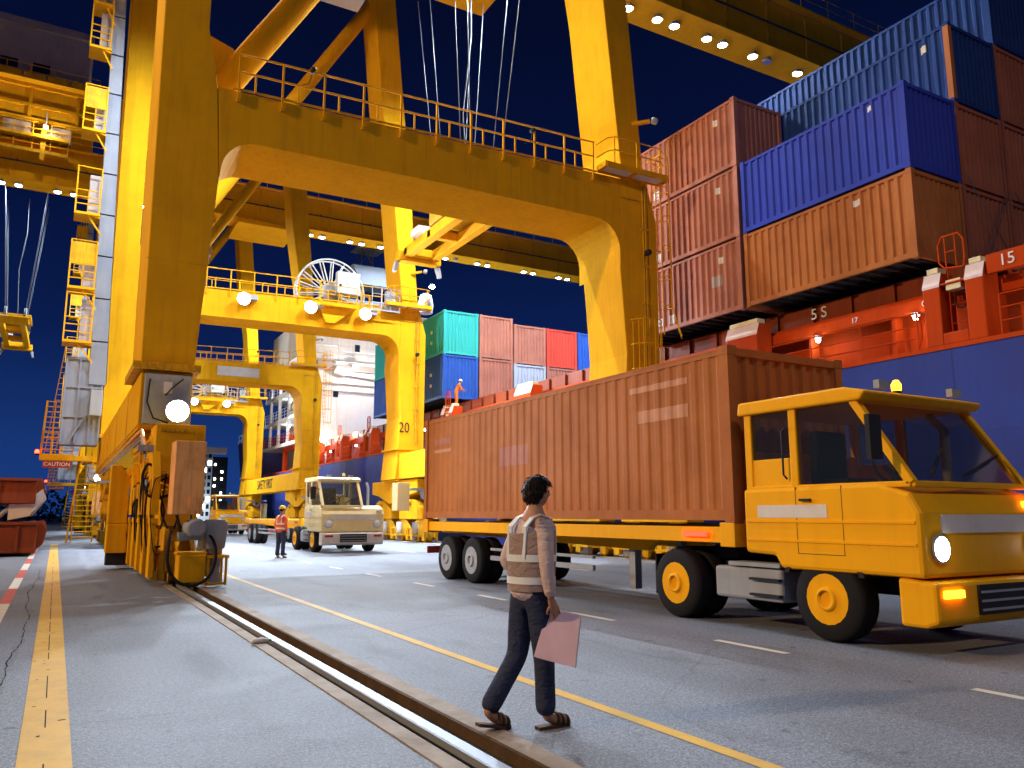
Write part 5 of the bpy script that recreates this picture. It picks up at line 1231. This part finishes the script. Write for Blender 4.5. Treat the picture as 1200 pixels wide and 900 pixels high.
    for s in 'RL':
        an, toe = V['an' + s], V['toe' + s]; d = (toe - an); d.z = 0; L_ = d.length; d.normalize(); sd = Vector((d.y, -d.x, 0))
        sole = MB(); zt = min(an.z - .07, toe.z - .02); heel = an - d * .075; vs_ = []
        out = [(-.0, .032), (.06, .036), (.16, .042), (.24, .036), (.275, .015)]
        for zz in (0, .022):
            vs_ += [heel + d * a + sd * b2 for a, b2 in out] + [heel + d * a - sd * b2 for a, b2 in out[::-1]]
        k = 10; base_z = max(.0, zt); lift = an.z - .085
        vs_ = [Vector((v.x, v.y, (lift if lift > .0 else .0) * (1 - min(1, (v - heel).dot(d) / .27)) + (.022 if i >= k else .0) + max(0, toe.z - .03) * .0)) for i, v in enumerate(vs_)]
        sole.add(vs_, [tuple(range(k))[::-1], tuple(range(k, 2 * k))] + [(i, (i + 1) % k, k + (i + 1) % k, k + i) for i in range(k)])
        if cloth.get('shoe') == 'sandal':
            for t_ in (.42, .62, .85):
                cc = an.lerp(toe, t_) - Vector((0, 0, .010)); r0 = .050 - .006 * t_; sole.tube([cc + sd * (r0 * math.cos(R(q))) + Vector((0, 0, r0 * .92 * math.sin(R(q)))) for q in range(-30, 211, 20)], .012, 6)
            sole.build('sandal', M['sandal'], P_)
        else:
            sole.tube([heel + d * .03 + Vector((0, 0, .06 + lift)), heel + d * .12 + Vector((0, 0, .06)), heel + d * .24 + Vector((0, 0, .045))], .052, 10, .036); sole.build('shoe', M['boot'], P_)
    if hat:
        hb = hair_mb(V['head'] + Vector((0, 0, .015)), head_turn, tilt, 1.15, .18, .18, .018)
        hb.lathe([(.128, 0), (.13, .012)], V['head'] + Vector((0, .012, .035)), 'z', 24); hb.build('hard_hat', hat, P_)
        hair_mb(V['head'], head_turn, tilt, 1.0, -.3, .5, .008).build('hair', M['hair'], P_)
    else: hair_mb(V['head'], head_turn, tilt, 1.0, -.62, .48, .010, 420).build('hair', M['hair'], P_)
    rot = Matrix.Rotation(head_turn, 3, 'Z') @ Matrix.Rotation(tilt, 3, 'X')
    for sx2 in (-1, 1):
        c = rot @ Vector((sx2 * .031, .080, .008)) + V['head']; MB().lathe([(.003, -.011), (.010, -.006), (.012, 0), (.010, .006), (.003, .011)], c, 'z', 10).build('eye', M['dark'], P_)
    return P_
ang = math.atan2(.128, .991) - math.pi / 2
W1 = person('person', 'dark haired person in vest and jeans crossing the road with a pink folder', (3.23, 5.09, 0), ang, dict(
    pelvis=(-.09, -.14, .955), neck=(-.09, -.125, 1.475), head=(-.085, -.085, 1.665),
    shR=(.085, -.15, 1.415), elR=(.135, -.175, 1.135), wrR=(.125, -.125, .895), kkR=(.118, -.085, .815), pnR=(-1, .2, 0), tsR=-1, curlR=.22,
    shL=(-.265, -.10, 1.415), elL=(-.30, -.22, 1.155), wrL=(-.25, -.06, 1.01), kkL=(-.22, .01, .985), pnL=(1, 0, -.3), tsL=-1, curlL=.5,
    hipR=(-.01, -.135, .90), knR=(-.01, -.085, .49), anR=(-.005, -.075, .085), toeR=(.01, .125, .03),
    hipL=(-.17, -.15, .90), knL=(-.175, -.20, .49), anL=(-.175, -.47, .135), toeL=(-.17, -.28, .038)),
    dict(trousers=M['jeans'], shirt=M['shirt'], vest=M['vest'], shoe='sandal'), head_turn=R(-8))
U_, W_ = Vector((.870, -.492, 0)), Vector((.492, .870, 0)); B0 = Vector((3.23, 5.09, 0))
fq = [(-.05, .835), (.185, .79), (.135, .44), (-.15, .515)]
def slab(q, w0, w1): 
    m = MB(); vs = [B0 + U_ * u + Vector((0, 0, z)) + W_ * (w_ + .05 * u + (z - .8) * .22) for w_ in (w0, w1) for u, z in q]
    return m.add(vs, [(0, 1, 2, 3), (7, 6, 5, 4), (0, 4, 5, 1), (1, 5, 6, 2), (2, 6, 7, 3), (3, 7, 4, 0)])
FO = empty('folder', B0 + Vector((0, 0, .44)), 'pale pink folder of papers held in the hand of the person walking in front', 'folder')
slab(fq, -.120, -.114).build('cover', M['folder'], FO); slab(fq, -.098, -.092).build('cover', M['folder'], FO)
slab([(-.04, .825), (.197, .787), (.146, .436), (-.138, .508)], -.112, -.100).build('paper_stack', M['paper'], FO)
stand = dict(pelvis=(0, 0, .95), neck=(0, .0, 1.46), head=(0, .03, 1.655), shR=(.17, 0, 1.41), elR=(.22, -.03, 1.13), wrR=(.20, .06, .90), kkR=(.19, .09, .82), pnR=(-1, 0, 0), tsR=-1,
    shL=(-.17, 0, 1.41), elL=(-.22, -.03, 1.13), wrL=(-.20, .06, .90), kkL=(-.19, .09, .82), pnL=(1, 0, 0), tsL=1,
    hipR=(.085, 0, .90), knR=(.10, .02, .49), anR=(.11, 0, .085), toeR=(.14, .18, .03), hipL=(-.085, 0, .90), knL=(-.10, .02, .49), anL=(-.11, -.02, .085), toeL=(-.14, .16, .03))
person('person', 'worker in orange vest and yellow hard hat standing beside the pale tractor', (6.94, 28.74, 0), R(-50), stand,
    dict(trousers=M['jeans'], shirt=M['hivis'], vest=M['hivis']), head_turn=R(-25), hat=M['helmet'], sub=1)
bend = dict(stand); bend.update(neck=(0, .16, 1.42), head=(0, .26, 1.59), shR=(.17, .14, 1.36), shL=(-.17, .14, 1.36), elR=(.22, .28, 1.12), elL=(-.22, .28, 1.12), wrR=(.16, .46, 1.08), wrL=(-.16, .46, 1.08), kkR=(.15, .53, 1.06), kkL=(-.15, .53, 1.06), pnR=(0, 0, -1), pnL=(0, 0, -1))
person('person', 'worker in orange coverall and white hard hat up on the ship', (20.75, 43.6, 7.96), R(-100), bend,
    dict(trousers=M['coverall'], shirt=M['coverall']), hat=M['helmet_w'], sub=1, tilt=R(-15))

# crushed bottle lying in the rail slot's edge
CBt = empty('plastic_bottle', (2.22, 9.9, .012), 'crushed clear bottle with a green cap lying on the concrete by the rail', 'bottle')
MB().lathe([(.012, -.11), (.034, -.09), (.030, -.04), (.036, .0), (.028, .05), (.012, .09)], (2.22, 9.9, .040), 'x', 10).build('bottle_body', M['board'], CBt)
MB().lathe([(.015, .09), (.016, .115)], (2.22, 9.9, .040), 'x', 10).build('cap', CON['green'], CBt)

# ------------------------------------------------------------------ far background
TB = empty('harbour_building', (50, 330, -3.2), 'tall pale building with rows of lit windows far beyond the cranes', 'building')
MB().box((46.5, 330, -3.2), (52, 342, 27)).build('wall', M['white'], TB)
for i in range(9):
    for k in range(3): MB().box((46.9 + k * 1.75, 329.9, 1 + i * 2.8), (48.0 + k * 1.75, 330, 2.6 + i * 2.8)).build('window', M['lampw'] if (i * 3 + k * 7) % 5 == 0 else M['darkglass'], TB)
MB().box((52.02, 332, -3.2), (58, 344, 24)).build('dark_wing', M['dark'], TB)
for i in range(8):
    for k in range(2): MB().box((53 + k * 2.6, 331.9, 1 + i * 2.8), (53.7 + k * 2.6, 332, 1.8 + i * 2.8)).build('window', M['lampw'] if (i * 2 + k) % 3 else M['darkglass'], TB)
point('building_light', (49, 322, 4), 3500, COOL, .5)
rr = random.Random(11)
cm = MB()
for i in range(70):
    x = -150 + i * 2.3 + rr.uniform(-1, 1); y = 190 + rr.uniform(0, 40); h = rr.uniform(4, 8.5)
    cm.tube([(x, y, 0), (x + .2, y, h * .6)], .3, 6, .12)
    for k in range(90):
        a = rr.uniform(0, 6.28); b = rr.uniform(.25, 1) ** .6; zz = rr.uniform(.12, 1); rr_ = b * 2.8 * math.sin(math.pi * min(1, zz * .85 + .1))
        c = Vector((x + rr_ * math.cos(a), y + rr_ * math.sin(a), h * zz)); cm.add([c + Vector((rr.uniform(-.8, .8), rr.uniform(-.8, .8), rr.uniform(-.6, .6))) for _ in range(3)], [(0, 1, 2)])
tag(cm.build('far_trees', M['tree_dark'], None, fix=False), 'dark mass of far trees beyond the quay at the left', 'trees', None, 'stuff')
